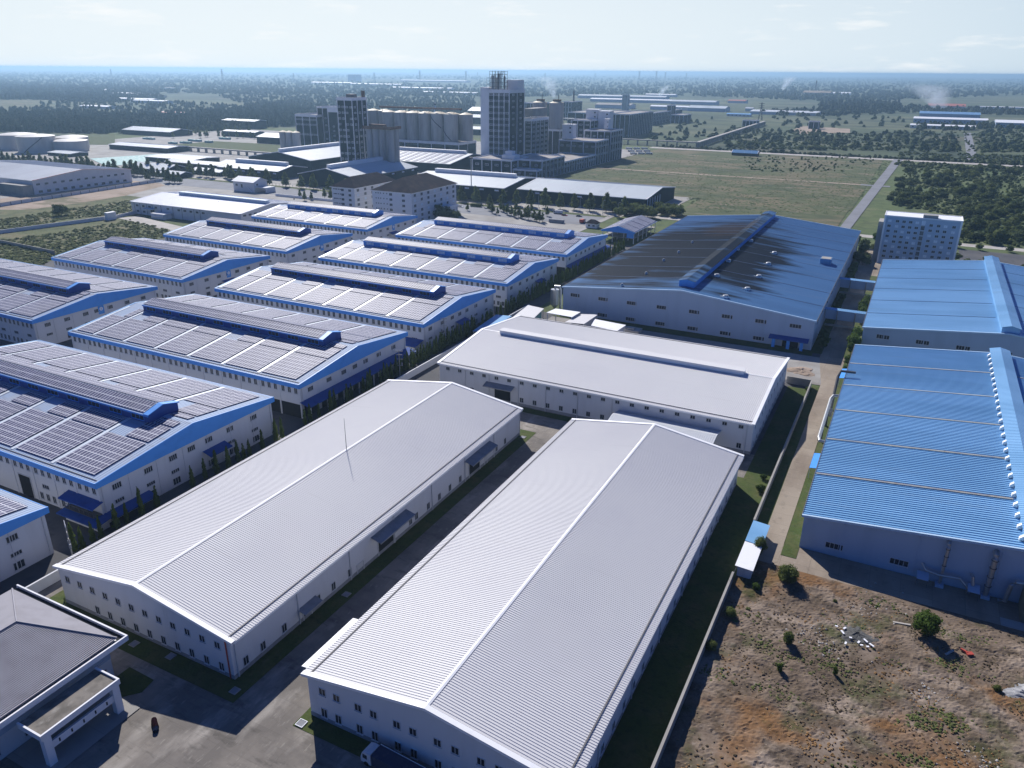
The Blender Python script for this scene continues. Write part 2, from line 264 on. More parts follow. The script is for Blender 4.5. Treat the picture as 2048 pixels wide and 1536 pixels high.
def soot_mat():
    """blue sheet roof with the soot stain of a fire either side of the ridge vent (world y 310..500, x about -78)"""
    m_ = mat('roof_soot', (.095,.215,.40), [((.07,.16,.31), .05, .45, .7, (.3,1.3,1), .7), ((.24,.30,.38), .12, .58, .8, (.12,1.2,1), .5)], rough=.5, spec=.07)
    t = m_.node_tree; N = t.nodes; K = t.links; b = N['Principled BSDF']; cur = b.inputs['Base Color'].links[0].from_socket
    g = N.new('ShaderNodeNewGeometry')
    def M2(op, a, c=None):
        q = N.new('ShaderNodeMath'); q.operation = op; q.use_clamp = False
        for i, v_ in enumerate((a, c)):
            if v_ is None: continue
            if isinstance(v_, (int, float)): q.inputs[i].default_value = v_
            else: K.new(v_, q.inputs[i])
        return q.outputs[0]
    sx_ = N.new('ShaderNodeSeparateXYZ'); K.new(g.outputs['Position'], sx_.inputs[0]); X, Y = sx_.outputs[0], sx_.outputs[1]
    def noise(sc_, st, d=5):
        mp_ = N.new('ShaderNodeMapping'); mp_.inputs['Scale'].default_value = tuple(sc_*q for q in st); n_ = N.new('ShaderNodeTexNoise'); n_.inputs['Scale'].default_value = 1; n_.inputs['Detail'].default_value = d
        K.new(g.outputs['Position'], mp_.inputs[0]); K.new(mp_.outputs[0], n_.inputs['Vector']); return n_.outputs[0]
    n1 = noise(.10, (.22, 1.6, 1)); n2 = noise(.03, (1, 1, 1)); n3 = noise(.5, (.12, 1.8, 1))
    def blob(cx, cy, rx, ry):
        a = M2('DIVIDE', M2('SUBTRACT', X, cx), rx); c = M2('DIVIDE', M2('SUBTRACT', Y, cy), ry)
        return M2('SUBTRACT', 1.0, M2('SQRT', M2('ADD', M2('MULTIPLY', a, a), M2('MULTIPLY', c, c))))
    soot = M2('MAXIMUM', blob(-98, 388, 52, 125), blob(-68, 372, 26, 74))
    soot = M2('MAXIMUM', soot, blob(-112, 345, 34, 60))
    f_ = M2('ADD', soot, M2('ADD', M2('MULTIPLY', M2('SUBTRACT', n1, .5), 1.5), M2('MULTIPLY', M2('SUBTRACT', n2, .5), .9)))
    mr = N.new('ShaderNodeMapRange'); mr.inputs[1].default_value = .08; mr.inputs[2].default_value = .46; mr.inputs[4].default_value = .95; K.new(f_, mr.inputs[0])
    mi_ = N.new('ShaderNodeMixRGB'); mi_.inputs[2].default_value = (.008,.010,.014,1); K.new(mr.outputs[0], mi_.inputs[0]); K.new(cur, mi_.inputs[1])
    rb = M2('ADD', blob(-90, 455, 20, 32), M2('MULTIPLY', M2('SUBTRACT', n3, .5), 1.2))
    mr2 = N.new('ShaderNodeMapRange'); mr2.inputs[1].default_value = .1; mr2.inputs[2].default_value = .55; mr2.inputs[4].default_value = .75; K.new(rb, mr2.inputs[0])
    mi2 = N.new('ShaderNodeMixRGB'); mi2.inputs[2].default_value = (.065,.045,.036,1); K.new(mr2.outputs[0], mi2.inputs[0]); K.new(mi_.outputs[0], mi2.inputs[1])
    K.new(mi2.outputs[0], b.inputs['Base Color']); return m_
M['roof_soot'] = soot_mat()
# ------------------------------------------------------------------ ground, roads, yards
def sheet(name, pts, m_, z, kind='structure'):
    mb = MB(); mb.add([(p[0], p[1], 0) for p in pts], [tuple(range(len(pts)))])
    o = mb.build(name, m_); o.location = (0, 0, z); tag(o, kind=kind); return o
def rect(name, x0, x1, y0, y1, m_, z): return sheet(name, [(x0,y0),(x1,y0),(x1,y1),(x0,y1)], m_, z)
def psheet(name, px, m_, z): return sheet(name, [at(a, b)[:2] for a, b in px], m_, z)
E_ = 90000
sheet('ground', [(-E_,-2000),(E_,-2000),(E_,E_),(-E_,E_)], M['far'], 0)
rect('field', -1200, 900, 0, 1120, M['scrub'], .05)                       # grown-over land round the plants
rect('yard', -420, -143, -40, 455, M['asphalt'], .12)
rect('yard', -145, -20, 10, 204, M['yard'], .16)
rect('lawn', -141.5, -87.5, 68.5, 188, M['grass'], .21)
rect('lawn', -75.3, -20.2, 69.5, 189, M['grass'], .21)
rect('lawn', -27, -19.9, 189, 262, M['grass'], .22)
rect('lawn', -137, -70, 199.5, 203, M['grass'], .22)
rect('road', -143, -20, 204, 302, M['asphalt'], .14)
rect('lawn', -132, -24, 298, 305, M['grass'], .22)
rect('road', -132, -14, 268, 297.5, M['pale_conc'], .19)
rect('lawn', -19.5, -17, 60, 266, M['grass'], .18)
sheet('road', [(-17,148),(-12.4,154),(-12.2,300),(-9,302),(-9,520),(-21,520),(-21,297),(-17.2,270)], M['road_tan'], .23)
rect('road', -13, 140, 152.5, 162, M['road_tan'], .20)
rect('lawn', -12.3, -9, 157, 205, M['grass'], .27)
rect('lawn', -12.2, -9, 205, 300, M['grass'], .27)
rect('lawn', -25, -20.8, 302, 520, M['grass'], .26)
rect('lawn', -13, -8, 302, 445, M['grass'], .28)
def bumpy(name, x0, x1, y0, y1, step, z, amp, m_):
    from mathutils import noise as mn
    nx, ny = int((x1-x0)/step), int((y1-y0)/step); V = []
    for j in range(ny+1):
        for i in range(nx+1):
            x, y = x0+(x1-x0)*i/nx, y0+(y1-y0)*j/ny; e = min(1, min(x-x0, x1-x, y1-y)/2)
            h_ = mn.fractal(Vector((x*.35, y*.35, 3.1)), .9, 2.1, 4)+.55*mn.noise(Vector((x*1.7, y*1.7, 9)))+.9*mn.noise(Vector((x*.09, y*.09, 1)))
            V.append((x, y, z+amp*e*max(-.35, h_)))
    F = [(j*(nx+1)+i, j*(nx+1)+i+1, (j+1)*(nx+1)+i+1, (j+1)*(nx+1)+i) for j in range(ny) for i in range(nx)]
    me = bpy.data.meshes.new(name); me.from_pydata(V, [], F); me.materials.append(m_); return link(name, me, None, kind='structure')
bumpy('lot', -19.6, 62, 60, 152.4, .42, .32, .30, M['lot']); rect('lot', 62, 160, 20, 152.4, M['lot'], .15); rect('lot', -19.6, 62, 20, 60, M['lot'], .15)
rect('lawn', -24, 200, 445, 556, M['scrub'], .16); rect('yard', 30, 110, 500, 545, M['asphalt'], .2)
rect('path', -300, 160, 556, 566, M['pale'], .2)
# west side
psheet('field', [(0,545),(0,392),(270,352),(420,368),(270,440),(340,475),(110,515)], M['weeds'], .2)
psheet('field', [(0,420),(0,398),(150,372),(290,352),(330,372),(250,392),(170,405),(60,420)], M['dirt'], .26)
psheet('yard', [(0,398),(0,330),(330,300),(600,350),(660,400),(560,420),(340,372),(250,362)], M['pale_conc'], .22)
psheet('path', [(236,437),(275,433),(430,470),(380,478),(300,452)], M['pale'], .3)
rect('yard', -700, -195, 440, 556, M['pale_conc'], .24)
rect('road', -720, -200, 505, 540, M['road_grey'], .3)
rect('lawn', -700, -200, 540, 547, M['grass'], .34)
rect('path', -720, -190, 548, 556, M['pale'], .3)
rect('yard', -1080, -330, 562, 1060, M['pale_conc'], .28)
rect('yard', -330, -168, 562, 668, M['pale_conc'], .28)
rect('field', -328, -42, 668, 1090, M['field'], .32)
rect('field', -160, -44, 566, 668, M['field'], .32)
psheet('lawn', [(430,283),(560,290),(560,310),(345,290)], M['grass'], .5)
psheet('lawn', [(120,272),(230,268),(230,290),(120,290)], M['grass'], .5)
psheet('pool', [(180,318),(330,308),(330,322),(215,334)], M['turq'], .6)
sheet('road', [(-43,556),(-36,556),(-21,1112),(-31,1112)], M['road_grey'], .42)
rect('road', -345, 900, 1094, 1114, M['pale'], .4)
rect('path', -330, -36, 829, 835, M['dirt'], .4)
rect('path', -48, -22, 827, 836, M['road_grey'], .45)
sheet('road', [(50,1114),(62,1114),(72,1700),(60,1700)], M['road_grey'], .4)

# ------------------------------------------------------------------ windows
WM = {}
def win_mesh(w_, h_, n=2, glass='glass', fr='frame', sill=True):
    k_ = (w_, h_, n, glass, fr)
    if k_ in WM: return WM[k_]
    mb = MB(); t = .09; mb.mi = 0
    mb.box(-w_/2, w_/2, -.03, .02, -h_/2, h_/2)
    mb.mi = 1
    for (a, b_, c, d) in ((-w_/2-t, -w_/2, -h_/2-t, h_/2+t), (w_/2, w_/2+t, -h_/2-t, h_/2+t), (-w_/2, w_/2, h_/2, h_/2+t), (-w_/2-(t if sill else 0)*0, w_/2, -h_/2-t, -h_/2)):
        mb.box(a, b_, -.08, .02, c, d)
    for i in range(1, n):
        x = -w_/2+w_*i/n; mb.box(x-.045, x+.045, -.06, .0, -h_/2, h_/2)
    mb.box(-w_/2-.15, w_/2+.15, -.2, .02, -h_/2-t-.09, -h_/2-t-.003)
    WM[k_] = mb.mesh('window', [M[glass], M[fr]]); return WM[k_]
def win(parent, side, a, z, X, w_=1.2, h_=1.3, n=2, glass='glass', fr='frame'):
    """side 's': wall faces -Y at y=X, a is x;  side 'e': wall faces +X at x=X, a is y"""
    me = win_mesh(w_, h_, n, glass, fr)
    if side == 's': return put('window', me, parent, a, X, z, 0)
    return put('window', me, parent, X, a, z, math.pi/2)

# ------------------------------------------------------------------ sheds and warehouses
def gable_walls(mb, x0, x1, y0, y1, ze, zr, axis, drop=.12):
    if axis == 'x':
        ym = (y0+y1)/2
        prof = [(y0,0),(y0,ze-drop),(ym,zr-drop),(y1,ze-drop),(y1,0)]
        vs = [(x0,y,z) for y, z in prof]+[(x1,y,z) for y, z in prof]
    else:
        xm = (x0+x1)/2
        prof = [(x1,0),(x1,ze-drop),(xm,zr-drop),(x0,ze-drop),(x0,0)]
        vs = [(x,y0,z) for x, z in prof]+[(x,y1,z) for x, z in prof]
    n = 5
    mb.add(vs, [tuple(range(n)), tuple(reversed(range(n, 2*n)))]+[(i, i+n, (i+1)%n+n, (i+1)%n) for i in range(n)])
def ribbed_roof(x0, x1, y0, y1, ze, zr, axis, pitch, h, rw=.16, th=.10):
    """corrugated sheet on two slopes, ribs down the slope"""
    mb = MB(); u0, u1, v0, v1 = (x0, x1, y0, y1) if axis == 'x' else (y0, y1, x0, x1)
    vm = (v0+v1)/2; prof = []; n = max(1, int(round((u1-u0)/pitch))); p = (u1-u0)/n
    for i in range(n):
        a = u0+i*p; prof += [(a, 0), (a+p-rw, 0), (a+p-rw*.72, h), (a+p-rw*.28, h)]
    prof.append((u1, 0)); V = []
    for u, dz in prof:
        for v, z in ((v0, ze), (vm, zr), (v1, ze)): V.append((u, v, z+dz))
    F = []
    for i in range(len(prof)-1):
        for j in (0, 1):
            q = (i*3+j, (i+1)*3+j, (i+1)*3+j+1, i*3+j+1); F.append(q if axis == 'x' else tuple(reversed(q)))
    b = len(V)
    for u in (u0, u1):
        for v, z in ((v0, ze), (vm, zr), (v1, ze)): V.append((u, v, z-th))
    F += [(b, b+1, b+4, b+3), (b+1, b+2, b+5, b+4)]
    e = (len(prof)-1)*3
    F += [(0, b, b+3, e), (2, b+2, b+5, e+2), (0, 1, b+1, b), (1, 2, b+2, b+1), (e, e+1, b+4, b+3), (e+1, e+2, b+5, b+4)]
    if axis == 'y': V = [(v, u, z) for u, v, z in V]
    mb.add(V, F); return mb
def rake(parent, m_, x0, x1, y0, y1, ze, zr, axis, w_=.5, up_=.16, dn=.35, ends=(1, 1)):
    """edge boards up both slopes of each gable end, one part per end"""
    us = ((x0, -1), (x1, 1)) if axis == 'x' else ((y0, -1), (y1, 1)); v0, v1 = (y0, y1) if axis == 'x' else (x0, x1); vm = (v0+v1)/2
    for k_, (u, s_) in enumerate(us):
        if not ends[k_]: continue
        a, b_ = (u-.12, u+w_) if s_ < 0 else (u-w_, u+.12)
        V = []
        for c in (a, b_):
            for (v, z) in ((v0, ze), (vm, zr), (v1, ze)): V += [(c, v, z-dn), (c, v, z+up_)]
        F = []
        for i in (0, 2):
            F += [(i, i+2, i+3, i+1), (6+i, 6+i+1, 6+i+3, 6+i+2), (i+1, i+3, 6+i+3, 6+i+1), (i, 6+i, 6+i+2, i+2)]
        F += [(0, 1, 7, 6), (4, 10, 11, 5)]
        if axis == 'y': V = [(q[1], q[0], q[2]) for q in V]
        mb = MB(); mb.add(V, F); mb.build('edge_trim', m_, parent)
def ridge_cap(mb, x0, x1, y0, y1, zr, axis, w_=.36, lift=.1, slope=.15):
    a, b_ = ((x0, x1) if axis == 'x' else (y0, y1)); m_ = (y0+y1)/2 if axis == 'x' else (x0+x1)/2
    pts = [(a,m_-w_,zr-w_*slope+lift),(a,m_,zr+lift+.05),(a,m_+w_,zr-w_*slope+lift),(b_,m_-w_,zr-w_*slope+lift),(b_,m_,zr+lift+.05),(b_,m_+w_,zr-w_*slope+lift)]
    if axis == 'y': pts = [(q[1], q[0], q[2]) for q in pts]
    mb.add(pts, [(0,1,4,3),(1,2,5,4),(0,3,5,2)] )
def canopy(parent, x0, x1, y0, y1, z_hi, z_lo, side, m_, name='canopy'):
    """sloping sheet roof; high at the wall"""
    mb = MB(); t = .08
    if side == 'e': zs = [z_hi, z_lo, z_lo, z_hi]
    else: zs = [z_lo, z_lo, z_hi, z_hi]
    P4 = [(x0,y0),(x1,y0),(x1,y1),(x0,y1)]
    mb.prism(P4, [z-t for z in zs], zs)
    if side == 'e': mb.box(x1-.03, x1+.05, y0, y1, z_lo-.28, z_lo+.03)
    else: mb.box(x0, x1, y0-.05, y0+.03, z_lo-.28, z_lo+.03)
    return mb.build(name, M[m_], parent)
def downpipes(parent, side, X, poss, z0, z1, m_='frame', r=.09):
    for a in poss:
        mb = MB()
        if side == 's': mb.box(a-r, a+r, X-.22, X-.04, z0, z1)
        else: mb.box(X+.04, X+.22, a-r, a+r, z0, z1)
        mb.build('downpipe', M[m_], parent)
def door(parent, side, a, w_, h_, X, m_='dark', leaf=True):
    mb = MB(); mb.mi = 0
    def bx(u0, u1, d0, d1, z0, z1):
        if side == 's': mb.box(u0, u1, X-d1, X-d0, z0, z1)
        else: mb.box(X+d0, X+d1, u0, u1, z0, z1)
    bx(a-w_/2, a+w_/2, .005, .03, .02, h_)
    mb.mi = 1
    bx(a-w_/2-.2, a-w_/2, .004, .12, 0, h_+.2); bx(a+w_/2, a+w_/2+.2, .004, .12, 0, h_+.2); bx(a-w_/2, a+w_/2, .004, .12, h_, h_+.2)
    return mb.build('door', [M[m_], M['frame']], parent)

def white_warehouse(label, x0, x1, y0, y1, ze, zr, axis, pitch=.52, rib=.075, gutter=True):
    t = empty('warehouse', (x0+x1)/2, (y0+y1)/2, 0, 0, label, 'warehouse', 'white roofed warehouses of the near compound')
    i = 1.0; mb = MB()
    if axis == 'y': gable_walls(mb, x0+i, x1-i, y0+.3, y1-.3, ze+.13, zr, axis)
    else: gable_walls(mb, x0+.3, x1-.3, y0+i, y1-i, ze+.13, zr, axis)
    mb.build('wall', M['wall_white'], t)
    ix, iy = (i, .3) if axis == 'y' else (.3, i)
    mb = MB(); X0, X1, Y0, Y1 = x0+ix, x1-ix, y0+iy, y1-iy; p = .05; zp = 1.05
    mb.box(X0-p, X1+p, Y0-p, Y0, 0, zp); mb.box(X0-p, X1+p, Y1, Y1+p, 0, zp); mb.box(X1, X1+p, Y0, Y1, 0, zp); mb.box(X0-p, X0, Y0, Y1, 0, zp)
    mb.build('plinth', M['plinth'], t)
    ribbed_roof(x0, x1, y0, y1, ze, zr, axis, pitch, rib).build('roof', M['roof_white'], t)
    rake(t, M['trim_white'], x0, x1, y0, y1, ze, zr, axis, w_=.8)
    mb = MB(); ridge_cap(mb, x0+.6, x1-.6, y0+.6, y1-.6, zr, axis); mb.build('ridge_cap', M['trim_white'], t)
    mb = MB(); sl = (zr-ze)/(((x1-x0) if axis == 'y' else (y1-y0))/2)
    for s_ in (-1, 1):       # slot gutter a little inside each eave
        mb = MB()
        if axis == 'y':
            c = x0+1.5 if s_ < 0 else x1-1.5; z = ze+sl*1.5; mb.box(c-.12, c+.12, y0+.6, y1-.6, z+.03, z+.16)
        else:
            c = y0+1.5 if s_ < 0 else y1-1.5; z = ze+sl*1.5; mb.box(x0+.6, x1-.6, c-.12, c+.12, z+.03, z+.16)
        mb.build('gutter', M['dark_steel'], t)
    for c in ((x0, x1) if axis == 'y' else (y0, y1)):
        mb = MB()
        if axis == 'y': mb.box(c-.06, c+.06, y0+.45, y1-.45, ze-.45, ze-.02)
        else: mb.box(x0+.45, x1-.45, c-.06, c+.06, ze-.45, ze-.02)
        mb.build('fascia', M['trim_white'], t)
    return t

W1 = white_warehouse('white warehouse at the lower left whose long roof carries a thin lightning mast', -138.2, -90.3, 72.4, 184.6, 8.7, 12.4, 'y')
W2 = white_warehouse('nearest white warehouse, its long ribbed roof running down to the bottom of the photo', -75.0, -27.0, 72.4, 184.9, 8.7, 12.4, 'y')
W3 = white_warehouse('white warehouse lying crosswise behind the two long ones, with a low ridge vent', -131.2, -28.0, 202.6, 263.6, 9.8, 12.9, 'x')
for i in range(12): win(W1, 's', -134.8+i*3.67, 6.55, 72.7)
for i in range(10): win(W1, 's', -127.2+i*3.67, 1.95, 72.7, 1.1, 1.7)
for y in (74.8+.8, 79.8, 85.35, 95, 99.7, 105, 127.5, 130, 135.1, 140.1, 145.1, 150.2, 170, 175.1): win(W1, 'e', y, 2.2, -91.3, 1.1, 1.7)
for a in (-71.1,-68.2,-63.9,-60.9,-56.5,-53.5,-49.1,-46.0,-41.6,-38.6,-34.2): win(W2, 's', a, 6.4, 72.7)
for a in (-71.1,-68.2,-63.9,-60.9,-56.5,-53.5,-49.1,-46.0,-41.6): win(W2, 's', a, 1.95, 72.7, 1.1, 1.7)
for i in range(22): win(W2, 'e', 77+i*5, 6.2, -28.0); win(W2, 'e', 77+i*5, 2.1, -28.0, 1.1, 1.7)
for i in range(22):
    a = -127.6+i*4.57; win(W3, 's', a, 8.0 if False else 8.1, 203.6, 1.25, .95)
    if not (-115 < a < -101) and not (-67 < a < -36): win(W3, 's', a, 2.25, 203.6, 1.2, 1.5)
for i in range(11): win(W3, 'e', 207+i*5.1, 7.6, -28.3, 1.0, 1.1); win(W3, 'e', 207+i*5.1, 2.2, -28.3, 1.0, 1.4)
downpipes(W1, 'e', -91.3, [73.6+i*15.8 for i in range(8)], 0.1, 8.6); downpipes(W1, 's', 72.7, [-92.2], .1, 8.6, 'red')
downpipes(W2, 'e', -28, [85+i*15.8 for i in range(6)], 0.1, 8.6)
downpipes(W3, 's', 203.6, [-120.9,-112,-101.4,-91.8,-81,-69.8,-30], .1, 9.6)
for (y0, y1, zh, zl, d_) in ((152.4,166,6.3,5.6,2.6), (112.6,126,6.3,5.6,2.6), (89.2,94.3,3.6,3.1,1.9)):
    canopy(W1, -91.3, -91.3+d_, y0, y1, zh, zl, 'e', 'plinth')
door(W1, 'e', 157.6, 5.6, 4.7, -91.3); door(W1, 'e', 117.8, 5.6, 4.7, -91.3); door(W1, 'e', 91.7, 2.2, 2.5, -91.3); door(W1, 'e', 108.5, 2, 2.3, -91.3, 'frame'); door(W1, 'e', 163.8, 1.2, 2.3, -91.3, 'frame')
canopy(W3, -113, -102.7, 201.0, 203.6, 6.4, 5.7, 's', 'plinth'); door(W3, 's', -107.1, 5.8, 4.8, 203.6)
canopy(W2, -78.4, -74.0, 76, 90, 6.0, 6.5, 'e', 'trim_white')
# low ridge vent on the crosswise one
mb = MB(); mb.box(-123.1, -37.3, 231.7, 234.6, 12.3, 14.0); mb.build('ridge_vent', M['trim_white'], W3)
mb = MB(); mb.box(-123.3, -37.1, 231.4, 234.9, 14.0, 14.14); mb.build('vent_lid', M['roof_white'], W3)
# porch in front of the crosswise warehouse
t = W3; mb = ribbed_roof(-67.6, -36.8, 192.2, 203.4, 5.7, 6.7, 'x', .6, .07); mb.build('porch_roof', M['roof_white_b'], t)
for x in (-67, -57, -47, -37.4):
    mb = MB(); mb.box(x-.15, x+.15, 192.9, 193.2, 0, 5.65); mb.build('porch_post', M['frame'], t)
t = W1; mb = MB(); mb.tube([(-114.2, 134, 12.4), (-114.2, 134, 21)], [.09, .04], 6); mb.build('lightning_mast', M['dark_steel'], t)

# ------------------------------------------------------------------ solar halls of the blue compound
def slope_quad(mb, xa, xb, va, vb, y0, y1, ze, zr, s_, lift, th):
    half = (y1-y0)/2; k_ = (zr-ze)/half
    ya, yb = (y0+va, y0+vb) if s_ > 0 else (y1-va, y1-vb); za, zb = ze+k_*va+lift, ze+k_*vb+lift
    if s_ < 0: ya, yb, za, zb = yb, ya, zb, za
    mb.prism([(xa,ya),(xb,ya),(xb,yb),(xa,yb)], [za-th,za-th,zb-th,zb-th], [za,za,zb,zb])
def solar_hall(label, x0, x1, y0, y1, ph=0, vent='glass', door_at=None, loads=0, midwin=True, gwin=(5.4,14.2,21.6,27.4,33.2,40.6,49.4), back_pan=True):
    ze, zr = 11.6, 15.1; t = empty('solar_hall', (x0+x1)/2, (y0+y1)/2, 0, 0, label, 'factory hall', 'blue trimmed factory halls with solar roofs')
    r_ = random.Random(ph); ym = (y0+y1)/2; ox = .6
    X0, X1, Y0, Y1 = x0+ox, x1-ox, y0+.7, y1-.7; nb = int(round((X1-X0)/8.2)); bw = (X1-X0)/nb
    mb = MB(); gable_walls(mb, X0, X1, Y0, Y1, ze+.08, zr, 'x', .14)
    for i in range(nb+1): mb.box(X0+i*bw-.22, X0+i*bw+.22, Y0-.14, Y0, 0, 10.2)
    for i in range(1, 7): y = Y0+i*(Y1-Y0)/7; mb.box(X1, X1+.12, y-.06, y+.06, 0, 10.6)
    mb.build('wall', M['wall_white'], t)
    ribbed_roof(x0, x1, y0, y1, ze, zr, 'x', .9, .05).build('roof', M['roof_s'], t)
    for yy in (y0, y1): mb = MB(); mb.box(x0, x1, yy-.1, yy+.08, ze-1.35, ze+.05); mb.build('fascia', M['trim_blue'], t)
    mb = MB(); mb.add([(x1-.1,y0-.1,ze-1.35),(x1-.1,y1+.1,ze-1.35),(x1-.1,y1+.1,ze+.12),(x1-.1,ym,zr+.16),(x1-.1,y0-.1,ze+.12),(x1+.1,y0-.1,ze-1.35),(x1+.1,y1+.1,ze-1.35),(x1+.1,y1+.1,ze+.12),(x1+.1,ym,zr+.16),(x1+.1,y0-.1,ze+.12)],
        [(5,6,7,8,9),(4,3,2,1,0),(0,1,6,5),(1,2,7,6),(2,3,8,7),(3,4,9,8),(4,0,5,9)]); mb.build('gable_band', M['trim_blue'], t)
    rake(t, M['roof_blue_light'], x0, x1, y0, y1, ze, zr, 'x', w_=.7, up_=.12, dn=.1, ends=(1, 0))
    mb = MB(); 
    for v in (1.0,): slope_quad(mb, x0+.8, x1-.8, v-.08, v+.08, y0, y1, ze, zr, 1, .16, .14)
    mb.build('gutter', M['dark_steel'], t)
    # service strips and panel fields
    pitch = 15.6; xs = []; x = x1-3.2
    while x > x0+6: xs.append(x); x -= pitch
    mx0 = x0+10.5; mx1 = x1-10.5
    for k_, xa in enumerate(xs):
        xb = max(xa-pitch+1.7, x0+2.2)
        for s_ in ((1, -1) if back_pan else (1,)):
            mb = MB(); slope_quad(mb, xb, xa, 2.2, 16.8, y0, y1, ze, zr, s_, .30, .12); mb.build('solar_array', M['panel'], t)
            if True:
                v2 = 23.0 if (mx0 < xb and xa < mx1+4) else 24.5
                mb = MB(); slope_quad(mb, xb+(.0 if r_.random() < .6 else 5.6), xa, 17.4, v2, y0, y1, ze, zr, s_, .30, .12); mb.build('solar_array', M['panel'], t)
            if k_ == 0: mb = MB(); slope_quad(mb, x1-9.6, xa, v2+.6, 27.6, y0, y1, ze, zr, s_, .30, .12); mb.build('solar_array', M['panel'], t)
            mb = MB(); slope_quad(mb, xb-1.35, xb-.35, 1.6, 25.5, y0, y1, ze, zr, s_, .12, .05)
            if xb-1.4 > x0: mb.build('skylight', M['skylight'], t)
    # ridge monitor
    hw = 4.6; z0 = zr-hw*.13-.1; z1 = 17.0
    mb = MB(); gz = 18.3; prof = [(ym-hw,z0),(ym-hw,z1),(ym,gz-.1),(ym+hw,z1),(ym+hw,z0)]
    mb.add([(mx0,a,b_) for a, b_ in prof]+[(mx1,a,b_) for a, b_ in prof], [tuple(range(5)), tuple(reversed(range(5,10)))]+[(i,i+5,(i+1)%5+5,(i+1)%5) for i in range(5)])
    mon = mb.build('ridge_monitor', M['trim_blue'] if vent == 'glass_pale' else M['deep_blue'], t)
    mb = ribbed_roof(mx0-.2, mx1-1.6, ym-hw-.35, ym+hw+.35, z1+.02, gz+.02, 'x', .9, .04); mb.build('monitor_roof', M['roof_s'], mon)
    for s_ in (1, -1):
        mb = MB(); slope_quad(mb, mx0+.4, mx1-1.8, .5, hw+.1, ym-hw-.35, ym+hw+.35, z1+.02, gz+.02, s_, .2, .08); mb.build('solar_array', M['panel'], mon)
    mb = MB(); mb.box(mx0, mx1+.25, ym-hw-.42, ym-hw-.3, z1-.45, z1+.06)
    for s_ in (1, -1): slope_quad(mb, mx1-1.6, mx1+.3, 0, hw+.37, ym-hw-.37, ym+hw+.37, z1, gz, s_, .15, .2)
    mb.build('monitor_trim', M['trim_blue'], mon)
    nm = int((mx1-mx0)/8.2); bm = (mx1-mx0)/nm
    wm = win_mesh(4.6, 1.5, 3, vent, 'trim_blue')
    for i in range(nm): put('window', wm, mon, mx0+(i+.5)*bm, ym-hw-.02, z0+1.45)
    # windows under the eave
    for i in range(nb):
        cx = X0+(i+.5)*bw
        for d in (-2.55, 0, 2.55): win(t, 's', cx+d, 9.05, Y0, 1.15, 1.9, 2)
        if midwin and i >= nb-4 and not (door_at == i): 
            if loads and i >= nb-loads: continue
            win(t, 's', cx, 4.9, Y0, 2.4, 1.0, 3)
            for d in (-2.4, 0, 2.4): win(t, 's', cx+d, 1.9, Y0, 1.15, 1.8, 2)
    if door_at is not None: door(t, 's', X0+(door_at+.5)*bw, 4.6, 6, Y0)
    for i in range(nb-loads, nb) if loads else []:
        cx = X0+(i+.5)*bw; mb = MB(); mb.box(cx-bw/2+.35, cx+bw/2-.35, Y0-.05, Y0+.01-.02, .1, 4.6); mb.build('loading_bay', M['dark'], t)  # flat dark sheet paints the shade inside the open bay
    for y in gwin: win(t, 'e', Y0+y-.7, 8.35, X1, 2.3, 1.35, 4)
    for k_, y in enumerate(gwin):
        if loads and k_ < 9: continue
        if k_ != 3: win(t, 'e', Y0+y-.7, 4.5, X1, 2.3, .85, 4)
        if k_ in (1, 2, 4, 5, 6): win(t, 'e', Y0+y-.7, 1.7, X1, 2.2, 1.7, 3)
    if loads:
        canopy(t, X1, X1+3.6, Y0-.5, Y1+1.5, 5.6, 4.6, 'e', 'deep_blue')
        for j in range(8):
            y = Y0+.6+j*(Y1-Y0-.8)/7; mb = MB(); mb.box(X1+3.0, X1+3.3, y-.15, y+.15, 0, 4.5); mb.build('post', M['frame'], t)
            if j < 7: mb = MB(); mb.box(X1-.01+.02, X1+.05, y+.7, y+6.6, .1, 4.4); mb.build('loading_bay', M['dark'], t)  # dark sheet on the wall stands for shade in the recess under the canopy
    else:
        ya = ym+r_.choice((-4.5, -4.5, 2)); canopy(t, X1, X1+2.8, ya, ya+7.6, 5.9, 5.0, 'e', 'deep_blue'); door(t, 'e', ya+3.8, 5, 4.2, X1, 'frame')
    downpipes(t, 'e', X1, [Y0+.8, Y1-.8], .2, 10)
    return t
SX0, SX1 = -262.6, -155.0
S_ = {}
S_[0] = solar_hall('solar roofed hall cut off by the left edge, lowest one, beside the utility pole', SX0, SX1, 25.6, 83.2, 1, midwin=False)
S_[1] = solar_hall('large solar roofed hall behind the utility pole, three window rows on its gable', SX0, SX1, 94.6, 152.0, 2, door_at=9)
S_[2] = solar_hall('solar roofed hall with a long blue loading canopy along its gable, facing the white roofs', SX0, SX1, 162.7, 220.4, 3, loads=2, midwin=False)
S_[3] = solar_hall('solar roofed hall third from the viewer in the right column, dark windowed ridge monitor', SX0, SX1, 230.8, 287.8, 4)
S_[4] = solar_hall('solar roofed hall behind the third one, pale windows along its bright blue ridge monitor', SX0, SX1, 298.6, 355.4, 5, vent='glass_pale')
S_[5] = solar_hall('farthest solar roofed hall of the right column, beside the open solar shed', SX0, SX1, 365.6, 425.6, 6, vent='glass_pale', loads=1, midwin=False)
TX0, TX1 = -378.4, -286.4
S_[6] = solar_hall('solar roofed hall cut by the left edge, pale roof, blue badge on its gable', TX0-30, TX1, 164.6, 221.0, 7, gwin=(6,14,22,27,33,41,49))
S_[7] = solar_hall('solar roofed hall in the left column with the weedy plot behind its left end', TX0, TX1, 234.2, 289.6, 8)
S_[8] = solar_hall('solar roofed hall in the left column just in front of the flat white hall', TX0, TX1, 301.6, 356.6, 9)
